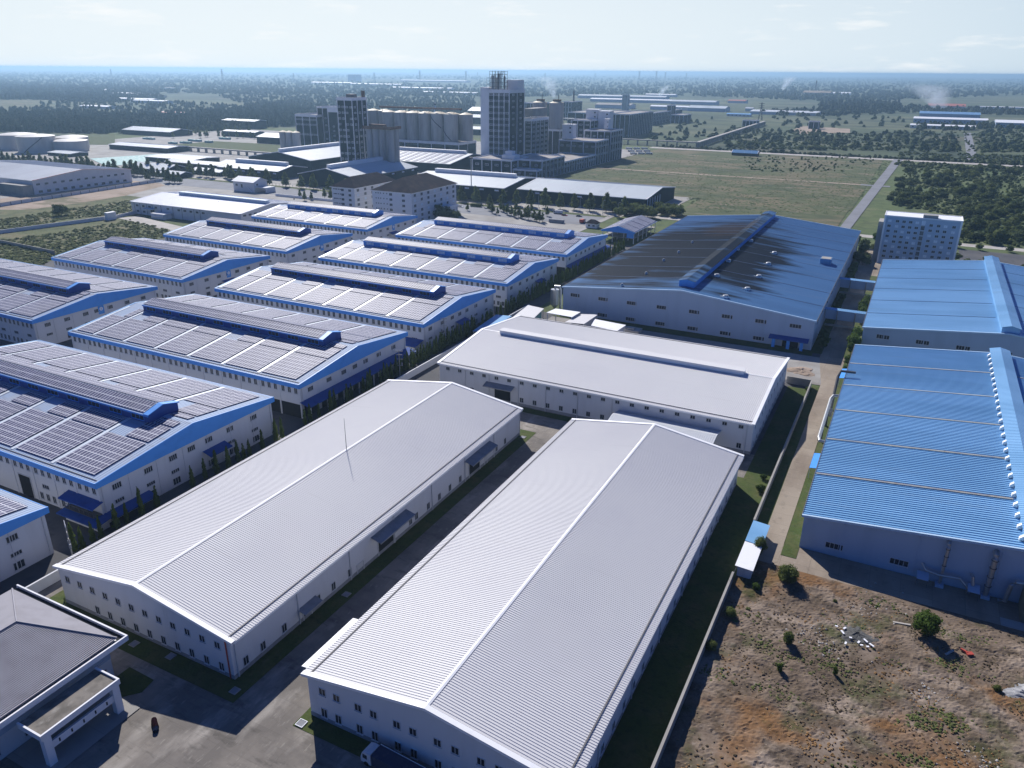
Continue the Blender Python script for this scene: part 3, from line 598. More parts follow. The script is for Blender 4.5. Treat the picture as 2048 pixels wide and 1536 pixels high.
S_[9] = solar_hall('farthest solar roofed hall of the left column, beside the two hip roofed offices', TX0, TX1, 370.2, 424.4, 10, vent='glass_pale')
for k_, y in ((6, 193.5), (7, 262), (8, 330), (9, 398)):
    mb = MB(); X = TX1-.6; mb.mi = 0; mb.box(X+.02, X+.12, y-1.3, y+1.3, 6.6, 10.0); mb.mi = 1; mb.cyl(0, 0, 0, .05, .75, n=20)
    v = mb.v[-40:]; mb.v[-40:] = [(X+.12+q[2], y+q[0], 8.7+q[1]) for q in v]; mb.mi = 0; mb.box(X+.17, X+.2, y-.12, y+.12, 8.3, 9.1); mb.build('badge_panel', [M['trim_blue'], M['white_paint']], S_[k_])
# annex boxes and small side roofs
t = S_[3]; mb = MB(); mb.box(-165, -156.5, 226.6, 231.6, 0, 3.6); mb.build('annex', M['wall_white'], t); canopy(t, -166, -155.4, 225.4, 231.5, 5.2, 4.2, 's', 'deep_blue', 'annex_roof')
t = S_[1]; canopy(t, -167, -154.6, 92.4, 95.3, 6.6, 5.9, 's', 'deep_blue'); canopy(t, -167, -152.6, 91.2, 95.3, 3.1, 2.4, 's', 'deep_blue'); canopy(t, -155.6, -152.6, 95.4, 108, 3.1, 2.4, 'e', 'deep_blue')
mb = MB(); mb.box(-166, -154, 92.6, 95.29, 0.05, 2.3); mb.build('annex', M['wall_white'], t)
mb = MB()
for i in range(7): mb.box(-166+i*1.7, -165.9+i*1.7, 93.0, 93.1, 3.2, 4.4)
mb.box(-166.2, -155.6, 93.0, 93.1, 4.3, 4.4); mb.box(-166.2, -155.6, 92.9, 95.2, 3.12, 3.2); mb.build('balcony_rail', M['dark_steel'], t)

# ------------------------------------------------------------------ blue sheet roofed plants on the right
def blue_plant(name, label, x0, x1, y0, y1, ze, zr, rm, pitch, h, mon):
    t = empty(name, (x0+x1)/2, (y0+y1)/2, 0, 0, label, 'factory hall', 'big blue sheet roofed plants')
    mb = MB(); gable_walls(mb, x0+.5, x1-.5, y0+.5, y1-.5, ze+.08, zr, 'y')
    for i in range(1, int((x1-x0)/13.2)+1):
        x = x0+i*(x1-x0)/int((x1-x0)/13.2); zt = ze+(zr-ze)*(1-abs(x-(x0+x1)/2)/((x1-x0)/2))-.4
        if x < x1-2: mb.box(x-6.0, x-5.75, y0+.4, y0+.5, 0, zt-1.0)
    mb.build('wall', M['wall_pale_blue'], t)
    ribbed_roof(x0, x1, y0, y1, ze, zr, 'y', pitch, h, rw=.3).build('roof', M[rm], t)
    rake(t, M['trim_pale'], x0, x1, y0, y1, ze, zr, 'y', w_=.4, up_=.2, dn=.35)
    for xx in (x0, x1): mb = MB(); mb.box(xx-.1, xx+.1, y0+.3, y1-.3, ze-.4, ze+.16); mb.build('gutter', M['dark_steel'], t)
    xm = (x0+x1)/2; ya, yb, hw, zb, zt, gz = mon
    mb = MB(); prof = [(xm+hw,zb),(xm+hw,zt),(xm,gz-.1),(xm-hw,zt),(xm-hw,zb)]
    mb.add([(a,ya,b_) for a, b_ in prof]+[(a,yb,b_) for a, b_ in prof], [tuple(range(5)), tuple(reversed(range(5,10)))]+[(i,i+5,(i+1)%5+5,(i+1)%5) for i in range(5)])
    mo = mb.build('ridge_monitor', M['trim_blue'] if rm != 'roof_blue_light' else M['roof_blue_light'], t)
    ribbed_roof(xm-hw-.4, xm+hw+.4, ya-.4, yb+.4, zt+.03, gz+.03, 'y', 1.0, .06).build('monitor_roof', M[rm], mo)
    # lap strips across each slope where sheets end (slightly raised, weathered)
    n = int((y1-y0)/23); lw = .35 if y0 < 200 else .14
    for i in range(1, n+1):
        y = y0+i*(y1-y0)/(n+1)
        for s_ in (-1, 1):
            mb = MB()
            xa, xb = (x0+.3, xm-hw-.6) if s_ < 0 else (xm+hw+.6, x1-.3)
            k_ = (zr-ze)/((x1-x0)/2); za = ze+k_*min(xa-x0, x1-xa)+h+.05; zb_ = ze+k_*min(xb-x0, x1-xb)+h+.05
            mb.prism([(xa,y-lw),(xb,y-lw),(xb,y+lw),(xa,y+lw)], [za-.2,zb_-.2,zb_-.2,za-.2], [za,zb_,zb_,za])
            mb.build('lap_strip', M['lap'] if y0 < 200 else M['lap_dark'], t)
    return t
M['lap_dark'] = mat('lap_dark', (.07,.12,.22), [((.16,.20,.27), .25, .5, .7, S1, .8)], rough=.6)
M['lap'] = mat('lap', (.30,.30,.28), [((.16,.20,.27), .25, .45, .65, S1, .9), ((.20,.17,.14), 1.0, .5, .7, S1, .8)], rough=.5)
B1 = blue_plant('fire_marked_plant', 'huge blue roofed hall whose roof is stained black by soot from a fire', -130.6, -24.6, 304, 509, 12.1, 17.3, 'roof_soot', 1.0, .09, (311.5, 504, 3.2, 16.9, 19.6, 20.5))
B2 = blue_plant('blue_plant', 'blue roofed hall behind the nearest one, in front of the white office block', -8.9, 88, 316.4, 448, 8.7, 13.6, 'roof_blue_light', 1.0, .09, (317.5, 447, 2.8, 13.2, 15.6, 16.4))
B3 = blue_plant('blue_plant', 'nearest blue roofed hall at the right edge, silver exhaust pipes on its front wall', -9.6, 79, 161.8, 293, 8.6, 12.9, 'roof_blue_light', 1.0, .17, (163, 292, 2.6, 12.6, 14.4, 15.2))
for a in (-124.4,-111.4,-98.5,-85.4,-71.7,-58.3,-45.1,-32): win(B1, 's', a, 9.0, 304.5, 4.2, 1.45, 4)
for a in (-111.4,-98.5,-85.4,-71.7,-58.3,-45.1): win(B1, 's', a, 1.9, 304.5, 4.2, 1.45, 4)
for a in (-1.1,12.6,26.1,39.5,53,66): win(B2, 's', a, 5.9, 316.9, 4.4, 1.5, 5)
for a in (-2,11.1,38,52): win(B3, 's', a, 2.6, 162.3, 3.5, 1.3, 4)
for i in range(12): win(B1, 'e', 315+i*16, 9, -25.1, 3.6, 1.4, 4)
canopy(B1, -41, -26.2, 301.3, 304.5, 4.6, 3.9, 's', 'deep_blue')
for a in (-39, -33.5, -28.5): 
    mb = MB(); mb.box(a-.6, a+.6, 301.6, 302.4, .2, 3.5); mb.build('door_leaf', M['trim_blue'], B1)
door(B1, 's', -33, 6, 3.4, 304.5)
for i in range(26):
    y = 165+i*4.9; mb = MB(); mb.prism([(31.2,y),(32.05,y),(32.05,y+.9),(31.2,y+.9)], [12.75,12.8,12.8,12.75], [13.3,14.1,14.1,13.3]); mb.build('vent_bracket', M['trim_white'], B3)
# roof turbine vents on the soot-stained roof
def roof_fan(x, y, z, big, label):
    mb = MB()
    if big:
        mb.mi = 0; mb.box(x-.95, x+.95, y-.95, y+.95, z-.2, z+.75); mb.mi = 1; mb.cyl(x, y, z+.75, z+1.1, 1.25, .9, 14); mb.box(x-2.3, x-1.2, y-.3, y+.3, z+.3, z+.36)
    else:
        mb.mi = 0; mb.cyl(x, y, z-.3, z+.5, .45, n=10); mb.mi = 1; mb.cyl(x, y, z+.5, z+1.2, .75, .35, 12)
    return thing_mesh(mb, 'roof_fan', [M['trim_white'], M['steel']], label, 'roof vent', 'vents on the soot stained roof')
def b1z(x): return 12.1+5.2*(1-abs(x+77.6)/53)+.1
for px, py in ((1501,488), (1474,506), (1456,529), (1433,558), (1549,507), (1537,528), (1518,553), (1495,578), (1451,596)):
    p = at(px, py, 15.5); roof_fan(p[0], p[1], b1z(p[0]), True, 'square fan housing on the sooty blue roof, on the slope right of the ridge monitor')
for px, py in ((1384,488), (1357,508), (1327,524), (1292,551), (1244,573)):
    p = at(px, py, 14.5); roof_fan(p[0], p[1], b1z(p[0]), False, 'small round vent on the blackened slope left of the ridge monitor')
mb = MB(); mb.mi = 0; mb.box(-35.5, -30.5, 402, 408, 11, 15.6); mb.mi = 1; mb.box(-35.2, -30.8, 402.3, 407.7, 15.6, 15.7); mb.build('lift_housing', [M['roof_blue'], M['conc']], B1)
# bridges between the two plants
for k_, (y, lab) in enumerate(((342, 'covered blue walkway between the two blue halls, the nearer one'), (400, 'covered blue walkway between the two blue halls, the farther one'))):
    b = empty('walkway_bridge', -16.5, y, 0, 0, lab, 'bridge', 'covered walkways between the halls')
    ribbed_roof(-25.2, -8.6, y-1.9, y+1.9, 7.6, 8.1, 'x', .8, .05).build('roof', M['roof_blue_light'], b)
    mb = MB(); mb.box(-24.6, -9.2, y-1.7, y-1.6, 3.6, 7.5); mb.box(-24.6, -9.2, y+1.6, y+1.7, 3.6, 7.5); mb.box(-24.6, -9.2, y-1.59, y+1.59, 3.5, 3.62); mb.build('wall', M['wall_pale_blue'], b)
    for x in (-20, -13):
        for yy in (y-2.2, y+2.2): mb = MB(); mb.box(x-.2, x+.2, yy-.2, yy+.2, 0, 7.4); mb.build('post', M['conc'], b)
    mb = MB(); mb.box(-24, -9.6, y-5.4, y-4.9, 1.6, 2.4); mb.build('beam', M['conc'], b)
# ------------------------------------------------------------------ far complex of dark green mills
def cols(parent, x0, x1, y0, y1, z0, z1, nx, ny, w_=.9, band=1.6, m_='white_paint'):
    """white frame: one part per column, and a parapet band"""
    for i in range(nx+1):
        x = x0+(x1-x0)*i/nx; a = max(x0-.25, x-w_/2) if i else x0-.25; b_ = x1+.25 if i == nx else a+w_
        if i == nx: a = b_-w_
        mb = MB(); mb.box(a, b_, y0-.28, y0-.004, z0, z1-band); mb.build('column', M[m_], parent)
    for i in range(1, ny+1):
        y = y0+(y1-y0)*i/ny; b_ = y1+.25 if i == ny else y+w_/2
        mb = MB(); mb.box(x1+.004, x1+.28, b_-w_, b_, z0, z1-band); mb.build('column', M[m_], parent)
    mb = MB(); mb.box(x0-.4, x1+.4, y0-.4, y0, z1-band, z1); mb.box(x1, x1+.4, y0, y1+.4, z1-band, z1); mb.box(x0-.4, x0, y0, y1+.4, z1-band, z1); mb.box(x0, x1, y1, y1+.4, z1-band, z1)
    mb.build('parapet', M[m_], parent)
def fwin(parent, side, a, z, X, w_=2.2, h_=1.3, gl='glass', fr='white_paint'):
    k_ = ('f', w_, h_, gl, fr)
    if k_ not in WM:
        mb = MB(); mb.mi = 0; mb.box(-w_/2, w_/2, -.1, .02, -h_/2, h_/2); mb.mi = 1; t_ = .28
        mb.box(-w_/2-t_, w_/2+t_, -.2, .02, h_/2, h_/2+t_); mb.box(-w_/2-t_, w_/2+t_, -.2, .02, -h_/2-t_, -h_/2); mb.box(-w_/2-t_, -w_/2, -.2, .02, -h_/2, h_/2); mb.box(w_/2, w_/2+t_, -.2, .02, -h_/2, h_/2); mb.box(-.08, .08, -.16, .02, -h_/2, h_/2)
        WM[k_] = mb.mesh('window', [M[gl], M[fr]])
    return put('window', WM[k_], parent, a, X, z, 0) if side == 's' else put('window', WM[k_], parent, X, a, z, math.pi/2)
def block(name, label, x0, x1, y0, y1, h, nx, ny, floors=(), wx=1, wy=1, wall='green_wall', cat='factory block', group=None, ww=2.2, band=1.6, z0=0, roofm='block_roof', skip=0):
    t = empty(name, (x0+x1)/2, (y0+y1)/2, z0, 0, label, cat, group)
    mb = MB(); mb.box(x0, x1, y0, y1, z0, h-band*.6); mb.build('wall', M[wall], t)
    mb = MB(); mb.box(x0+.002, x1-.002, y0+.002, y1-.002, h-band*.6, h-band*.6+.12); mb.build('roof', M[roofm], t)
    cols(t, x0, x1, y0, y1, z0, h, nx, ny, band=band)
    r_ = random.Random(int(x0*7+y0)); cnt = 0
    for z in floors:
        for i in range(nx):
            for j in range(wx):
                if r_.random() < skip or cnt > 95: continue
                cnt += 1; fwin(t, 's', x0+(x1-x0)*(i+(j+.5)/wx)/nx, z, y0, ww)
        for i in range(ny):
            for j in range(wy):
                if r_.random() < skip or cnt > 95: continue
                cnt += 1; fwin(t, 'e', y0+(y1-y0)*(i+(j+.5)/wy)/ny, z, x1, ww)
    return t
def green_shed(label, x0, x1, y0, y1, ze, zr, axis, mon=True, wins=0, roof='green_roof', pitch=2.0, wall='green_wall', group='dark green sheds with pale metal roofs', name='metal_shed', cat='shed', strips=0):
    t = empty(name, (x0+x1)/2, (y0+y1)/2, 0, 0, label, cat, group)
    mb = MB(); gable_walls(mb, x0+.6, x1-.6, y0+.6, y1-.6, ze+.1, zr, axis); mb.build('wall', M[wall], t)
    ribbed_roof(x0, x1, y0, y1, ze, zr, axis, pitch, .12, rw=.3, th=.5).build('roof', M[roof], t)
    rake(t, M['white_paint'], x0, x1, y0, y1, ze, zr, axis, w_=.6, dn=.5)
    if mon:
        m_ = 8 if mon is True else mon; xm, ym = (x0+x1)/2, (y0+y1)/2; mb = MB()
        if axis == 'x': mb.box(x0+m_, x1-m_, ym-2.2, ym+2.2, zr-.7, zr+2.8)
        else: mb.box(xm-2.2, xm+2.2, y0+m_, y1-m_, zr-.7, zr+2.8)
        mb.build('ridge_vent', M['white_paint'], t)
    for i in range(strips):
        xa = x0+3+(x1-x0-6)*i/strips; mb = MB(); slope_quad(mb, xa, xa+(x1-x0)/strips*.55, 1.5, (y1-y0)/2-3.4, y0, y1, ze, zr, 1, .3, .1); mb.build('solar_array', M['panel'], t)
    for i in range(wins):
        if axis == 'x': fwin(t, 's', x0+(x1-x0)*(i+.5)/wins, ze-2.2, y0+.6, 3.4, .7, 'glass_pale')
        else: fwin(t, 'e', y0+(y1-y0)*(i+.5)/wins, ze-2.2, x1-.6, 3.4, .7, 'glass_pale')
    return t
g1 = green_shed('broad dark green shed with an unbroken pale roof beside the big grass field', -291.5, -180.5, 578, 656, 9.9, 14.2, 'x', mon=False, wins=3)
for k_ in range(6):
    mb = MB(); y = 581+k_*6.3; mb.box(-181.1+.003, -180.9+.2, y, y+.9, 0, 9.2); mb.build('column', M['white_paint'], g1)
    mb = MB(); mb.box(-181.1, -180.98, y+1.2, y+6, .5, 8.6+k_*.4); mb.build('loading_bay', M['dark'], g1)
green_shed('dark green shed with a white ridge vent, just left of the broad pale roofed one', -393, -295.5, 563, 640, 11.8, 15.9, 'x', mon=9, wins=7)
green_shed('dark green shed whose roof is striped with panels in front of the round silos', -562, -431, 701, 798, 10.2, 16.4, 'x', mon=9, strips=14)
green_shed('dark green shed under the shadow of the dark tower, ridge pointing away', -512.5, -446, 564.5, 665, 10, 16.6, 'y', mon=5, wins=6)
green_shed('dark green shed left of the dark tower, tall with a bright roof and white vent', -649, -561.5, 640, 745, 12, 18.8, 'y', mon=3, wins=0)
green_shed('low dark green shed behind the small white pitched house', -630.5, -549.5, 578.5, 621, 8, 11.6, 'x', mon=7, wins=8)
GR = 'dark green mill blocks with white columns'
tA = block('mill_tower', 'dark tower with scattered square windows and a tall lean, left of the silos', -530, -511, 650, 673, 74, 2, 3, [z+7 for z in (2,8,13.5,19,24.5,30,36,41.5,47,52.5,58)], 2, 1, cat='tower', group='mill towers', skip=.15, band=3)
mb = MB(); mb.box(-522, -514, 655, 662, 72.3, 77); mb.build('roof_house', M['dark_steel'], tA); mb = MB(); mb.box(-513, -511.5, 668, 672, 72.3, 80); mb.build('roof_tank', M['rust'], tA)
for dx in (0, 2, 4): mb = MB(); mb.tube([(-516+dx, 671, 72.3), (-516+dx, 671, 81)], .12, 4); mb.build('antenna', M['dark_steel'], tA)
tB = block('mill_tower', 'tallest tower, white side slab and rows of windows, pipework on its roof', -420.3, -395.3, 765, 800, 81.3, 4, 2, [z+6 for z in (10,16,22,28,34,40,46,52,58,64,70)], 1, 1, cat='tower', group='mill towers', ww=4.2, band=3.5, skip=.06)
mb = MB(); mb.box(-430.4, -420.72, 765.5, 790, 0, 83.2); mb.build('stair_slab', M['white_paint'], tB)
mb = MB(); mb.box(-409.5, -395.6, 785, 799.5, 79.4, 90.6); mb.build('lift_house', M['white_paint'], tB)
for k_, (x, y, r_, z) in enumerate(((-417.6, 769.5, 1.7, 95), (-413, 774, 1.0, 97), (-409.4, 770, .8, 96.5), (-406.5, 775, 1.1, 94), (-417, 777, .9, 93))):
    mb = MB(); mb.cyl(x, y, 79.6, z, r_, n=12); mb.build('process_vessel', M['dark_steel'] if k_ % 2 else M['steel'], tB)
mb = MB()
for z in (84, 88, 92, 96, 99):
    for (a, b_) in (((-420, 767), (-405, 767)), ((-405, 767), (-405, 779)), ((-405, 779), (-420, 779)), ((-420, 779), (-420, 767))): mb.tube([(*a, z), (*b_, z)], .16, 4)
for x in (-420, -416.5, -413, -409, -405):
    for y in (767, 773, 779): mb.tube([(x, y, 79.6), (x, y, 99.4)], .2, 4)
for x in (-423.5,): mb.tube([(x, 767, 83.3), (x, 767, 93)], .15, 4)
for z in (86, 89.5, 92.6): mb.tube([(-423.5, 767, z), (-420, 767, z)], .12, 4)
mb.build('pipe_frame', M['dark_steel'], tB)
mb = MB()
for i in range(9):
    x = -419.3+i*1.7; mb.tube([(x, 767.5+(i % 3)*3, 80), (x, 767.5+(i % 3)*3, 93+(i*37 % 6)), (x+1.6, 769+(i % 3)*3, 95+(i*37 % 5))], .22, 5)
mb.build('pipework', M['steel'], tB)
def silo_row(label, pts, r_, z0, z1, dome, base, name='silo', cat='silo', group=None):
    out = []
    for k_, (x, y) in enumerate(pts):
        mb = MB(); mb.cyl(x, y, z0, z1, r_, n=28, cap=False); mb.add([(x+r_*math.cos(2*math.pi*i/28), y+r_*math.sin(2*math.pi*i/28), z0) for i in range(28)], [tuple(reversed(range(28)))])
        t = empty(name, x, y, z0, 0, label[k_] if isinstance(label, list) else label, cat, group); mb.build('body', M['silo'], t, smooth=True)
        mb = MB(); mb.cyl(x, y, z1, z1+dome, r_+.15, r_*.18, 28); mb.build('dome', M['silo_top'], t); out.append(t)
    return out
sil = silo_row('tall round concrete silo of the long front row on the white framed base', [(-613.5+i*18.35, 853) for i in range(6)], 8.6, 18, 50.2, 2.2, 0, group='long row of concrete silos')
silo_row('tall round concrete silo of the rear row, only its rim and side showing', [(-604+i*18.35, 874) for i in range(6)], 8.6, 18, 49, 2.2, 0, group='long row of concrete silos')
silo_row('round concrete silo at the left end of the long row, behind the dark tower', [(-650+i*18, 870) for i in range(2)], 8.3, 0, 50.5, 1.8, 0, group='long row of concrete silos')
bs = block('base_building', 'white framed base building that carries the long row of silos', -623, -504, 842, 884, 18.2, 6, 2, (), band=3.2)
st = sil[4]; mb = MB(); P0 = []
for i in range(15): a = R(-140+i*7.5); P0.append((-540.1+9.3*math.cos(a), 853+9.3*math.sin(a), 49-i*1.1))
mb.tube(P0, .5, 5); mb.build('stair', M['dark_steel'], st)
st = sil[5]; mb = MB(); P0 = []
for i in range(15): a = R(-160+i*7.5); P0.append((-521.7+9.3*math.cos(a), 853+9.3*math.sin(a), 36-i*1.2))
mb.tube(P0, .5, 5); mb.build('stair', M['dark_steel'], st)
g = empty('conveyor_gallery', -572, 862, 52, 0, 'rusty conveyor gallery running along the tops of the long silo row', 'conveyor')
mb = MB(); mb.box(-634, -512, 861, 864, 54.2, 56.4); mb.build('gallery', M['rust'], g); mb = MB(); mb.box(-560, -508, 850, 851.2, 54.6, 55.2); mb.build('belt_frame', M['dark_steel'], g)
for i in range(14): mb = MB(); x = -630+i*9; mb.tube([(x, 862.5, 50), (x, 862.5, 54.3)], .35, 4); mb.build('trestle', M['dark_steel'], g)
for i in range(9): mb = MB(); x = -558+i*6; mb.tube([(x, 850.6, 51), (x, 850.6, 57.5)], .18, 4); mb.build('rail_post', M['dark_steel'], g)
silo_row('slim stained concrete silo of the cluster that hugs the dark tower', [(-494.5+i*8.1, 654+j*8.2) for j in range(2) for i in range(4)], 4.0, 0, 45, .2, 0, group='slim silos beside the dark tower')
mb = MB(); mb.box(-499.5, -465.5, 649, 667, 45.3, 46); mb.box(-499.5, -465.5, 649, 649.2, 46, 48.2); mb.box(-465.7, -465.5, 649.2, 667, 46, 48.2); mb.box(-496, -478, 655, 660, 46, 49.5); thing_mesh(mb, 'silo_platform', M['rust'], 'rusty railed platform lying on top of the slim stained silos', 'platform')
mb = MB(); mb.box(-500, -464, 648, 668, 0, 12.5); thing_mesh(mb, 'silo_plinth', M['white_paint'], 'pale plinth storey under the slim stained silos', 'plinth')
C_ = block('factory_block', 'many windowed mill block with a tan screen on its roof, right of the tallest tower', -412.5, -395.5, 820, 865, 50.3, 2, 4, (46,41,36,31,26,21,16,11), 1, 1, group=GR, ww=4.4, band=3)
mb = MB(); mb.box(-409, -396.4, 824, 862, 52.5, 60.5); mb.build('roof_screen', M['conc'], C_)
for (x, y, l_) in ((-447, 950, 'left one of the two round silos with gold domes, behind the tan screen'), (-424, 951, 'right one of the two round silos with gold domes')):
    s_ = silo_row(l_, [(x, y)], 9.2, 31, 62.5, 2.5, 0, group='twin gold domed silos')[0]
    mb = MB(); mb.box(x-4, x+6, 948, 952, 64, 66.5); mb.build('head_house', M['rust'], s_); mb = MB(); mb.tube([(x+3, 950, 66), (x+3, 950, 72)], .5, 5); mb.build('vent_pipe', M['dark_steel'], s_)
    block('base_building', 'white framed open base under the %s gold domed silo' % ('left' if x < -440 else 'right'), x-10.5, x+10.5, 941, 961, 31, 2, 2, (), band=2.2, wall='dark')
block('factory_block', 'square green block with ringed windows and a white tank house on its roof', -403.5, -359, 700, 737, 18.3, 4, 3, (12.5, 5.5), 1, 1, group=GR, ww=3.6)
mb = MB(); mb.mi = 0; mb.box(-376, -362, 712, 724, 17.6, 21.5); mb.box(-373.5, -366, 714, 722, 21.5, 25); thing_mesh(mb, 'roof_tank_house', M['white_paint'], 'white boxy tank house standing on the square green block', 'tank house')
block('factory_block', 'low green block between the square one and its brown roofed neighbour', -358, -332, 702, 713.5, 10, 2, 1, (6,), 1, 1, group=GR)
block('factory_block', 'brown roofed green block with tall white columns beside the grass field', -372, -332, 714, 768, 18.4, 3, 6, (13, 7), 1, 1, group=GR, ww=2.6)
block('factory_block', 'long low green wing with a pinkish flat roof next to the field', -372, -332, 768.5, 857, 12.3, 4, 13, (7,), 1, 1, group=GR, ww=2.0, skip=.3)
block('factory_block', 'green block stepping up with two windows per bay, right end of the mill', -378, -332, 857.5, 897, 26.4, 3, 5, (20, 11), 2, 1, group=GR, ww=3.0)
block('factory_block', 'tallest step of the green mill at its right end, pale canopy roof', -366, -332, 905, 945, 34.8, 4, 5, (28, 20, 12), 1, 1, group=GR)
block('factory_block', 'green block with ringed windows behind the stepped mill, right of the gold domed silos', -392, -366.5, 925, 950, 44.8, 3, 2, (39, 33, 27), 1, 1, group=GR, ww=3.4)
for (x0, x1, y0, y1, z0, z1, l_) in ((-379, -366, 868, 880, 26.6, 42, 'small white stair tower with pipework on top, on the stepped green mill'), (-366, -351, 948, 962, 30, 54, 'tall plain white stair tower rising from the stepped green mill'), (-384, -368.5, 952, 966, 40, 55.4, 'broad white wall house beside the tall white stair tower'), (-350.5, -345, 930, 936, 34.9, 46, 'narrow white shaft with a canopy on the tallest step of the mill')):
    mb = MB(); mb.mi = 0; mb.box(x0, x1, y0, y1, 0 if z0 > 29 and z0 < 34 else z0, z1); mb.mi = 1
    for z in (z1-4, z1-9): mb.box(x0+(x1-x0)*.7, x0+(x1-x0)*.85, y0-.12, y0-.002, z, z+1.6)
    mb.mi = 0; mb.box(x0-.4, x1+.4, y0-.4, y1+.4, z1, z1+.5)
    thing_mesh(mb, 'stair_tower', [M['white_paint'], M['glass']], l_, 'stair tower')
mb = MB()
for i in range(7): mb.tube([(-378+i*1.8, 870+(i%3)*2, 42.3), (-378+i*1.8, 870+(i%3)*2, 46+(i*29%4)), (-375+i*1.2, 874, 48)], .3, 5)
mb.box(-380, -366, 869, 877, 48.6, 49); thing_mesh(mb, 'pipework', M['steel'], 'tangle of pale pipes under a small roof on the stair tower', 'pipework')
# left mill block seen between the trees and the dark tower
block('factory_block', 'wide green mill block left of the dark tower with rows of small windows', *(lambda a, b_: (a[0], b_[0], a[1], a[1]+45))(at(597,303), onY(639,303,at(597,303)[1])), onY(597,228,at(597,303)[1])[2], 3, 2, (40, 34, 22), 3, 1, group=GR, band=3)
def pxblock(name, label, xl, xr, yb, yt, depth, nx=4, ny=2, floors=(), **k):
    a = at(xl, yb); b_ = onY(xr, yb, a[1]); h = onY(xl, yt, a[1])[2]
    return block(name, label, a[0], b_[0], a[1], a[1]+depth, h, nx, ny, [f_*h for f_ in floors], **k)
pxblock('factory_block', 'taller green mill block between the wide one and the dark tower', 641, 662, 304, 213, 30, 2, 1, (.75,.6,.45,.3), group=GR, band=2)
pxblock('factory_block', 'green block with an open white top storey touching the dark tower', 662, 682, 309, 214, 25, 1, 1, (.6,.5,.4,.3), group=GR, band=6)
pxblock('factory_block', 'small green block with a white storey, just right of the dark tower', 733, 742, 300, 222, 20, 1, 1, (.5,), group=GR, band=8)
pxblock('factory_block', 'large green block with close white columns behind the stepped mill', 1220, 1257, 272, 227, 125, 4, 14, (), group=GR)
pxblock('factory_block', 'long green block with a tan roof beyond the large columned one', 1290, 1300, 250, 226, 230, 2, 22, (.6,.3), group=GR)
pxblock('factory_block', 'dark square head house at the far end of the long green block', 1332, 1341, 243, 210, 30, 1, 2, (), group=GR)
pxblock('factory_block', 'green hall with a broad grey roof behind the two gold domed silos', 1134, 1216, 262, 224, 120, 5, 4, (), group=GR)
pxblock('factory_block', 'green block with white columns beside the thin chimney far behind', 1125, 1142, 240, 203, 60, 3, 2, (.7,.4), group=GR)
pxblock('factory_block', 'green hall with white columns just behind the many windowed block', 1042, 1080, 250, 205, 60, 4, 1, (), group=GR)
pxblock('factory_block', 'low green hall at the right tip of the mill, near the grove', 1341, 1366, 246, 229, 60, 3, 2, (), group=GR)
mb = MB(); a = at(1243, 216); 
sl = pxblock('factory_block', 'tall plain beige shaft standing alone behind the green blocks', 1243, 1254, 222, 189, 16, 1, 1, (), wall='silo', group=GR)
# sheds around and behind
def pxshed(label, xl, xr, yb, ze, zr, depth, axis='x', roof='green_roof', wall='green_wall', mon=False, group='far factory sheds', wins=0, cat='shed', name='metal_shed'):
    a = at(xl, yb); b_ = onY(xr, yb, a[1]); return green_shed(label, a[0], b_[0], a[1], a[1]+depth, ze, zr, axis, mon=mon, wins=wins, roof=roof, wall=wall, group=group, pitch=4, cat=cat, name=name)
FS = [('low pale roofed green shed behind the panel striped roof, left of the tallest tower', 915, 962, 268, 9, 12, 40), ('pale roofed shed with dark walls between the silos and the tallest tower', 918, 962, 246, 12, 16, 60),
 ('bright domed storage roof behind the tallest tower', 935, 965, 228, 8, 16, 50), ('green shed with a white vent left of the three slim silos', 513, 590, 286, 9, 13, 40), ('small green shed in front of the vented one, open side', 513, 552, 283, 7, 9, 16),
 ('long green open shed behind the pale yard', 445, 511, 272, 8, 9.5, 20), ('grey gantry roofed store before the dark wood', 444, 510, 255, 13, 15, 30), ('flat dark shed behind the turquoise pool', 218, 335, 298, 6, 7.5, 35), ('tan roofed basin building right of the turquoise pool', 290, 385, 322, 5, 6, 40),
 ('pale roofed open shed beside the tan roofed one', 255, 330, 346, 6, 10, 30), ('long narrow pale shed behind the open one', 330, 440, 334, 6, 8, 22), ('small pale shed in front of the long narrow one', 300, 360, 352, 4, 6, 15), ('little grey shed near the crossing', 380, 440, 348, 4, 6, 18), ('bright white canopy roof before the wood', 245, 340, 268, 7, 11, 45),
 ('long grey shed by the pipe bridge', 440, 505, 336, 6, 8, 20), ('dark blue low shed next to the storage tanks', 95, 140, 311, 4, 5, 25)]
for l_, xl, xr, yb, ze, zr, dp in FS: pxshed(l_, xl, xr, yb, ze, zr, dp, group=None)
silo_row('slim white silo of the trio standing by the pipe bridge', [(-651+i*9.4, 700) for i in range(3)], 4.6, 0, 33.5, 1.6, 0, group='three slim white silos')
def pipe_bridge(label, pts, z=6, w_=4, m_='pale'):
    t = empty('pipe_bridge', pts[0][0], pts[0][1], 0, 0, label, 'pipe bridge', None)
    for i in range(len(pts)-1):
        (xa, ya), (xb, yb) = pts[i], pts[i+1]; L_ = math.hypot(xb-xa, yb-ya); a = math.atan2(yb-ya, xb-xa)
        mb = MB(); mb.rbox((xa+xb)/2, (ya+yb)/2, z-.6, z+.9, L_, w_, a); mb.build('deck', M[m_], t)
        n = min(int(L_/14), 46)
        for k_ in range(n+1):
            x, y = xa+(xb-xa)*k_/n, ya+(yb-ya)*k_/n; mb = MB(); mb.rbox(x, y, 0, z-.6, .8, w_*.9, a); mb.build('trestle', M['conc'], t)
    return t
pipe_bridge('raised pipe bridge at the left, passing behind the low sheds', [(-885, 735), (-600, 728)], 5)
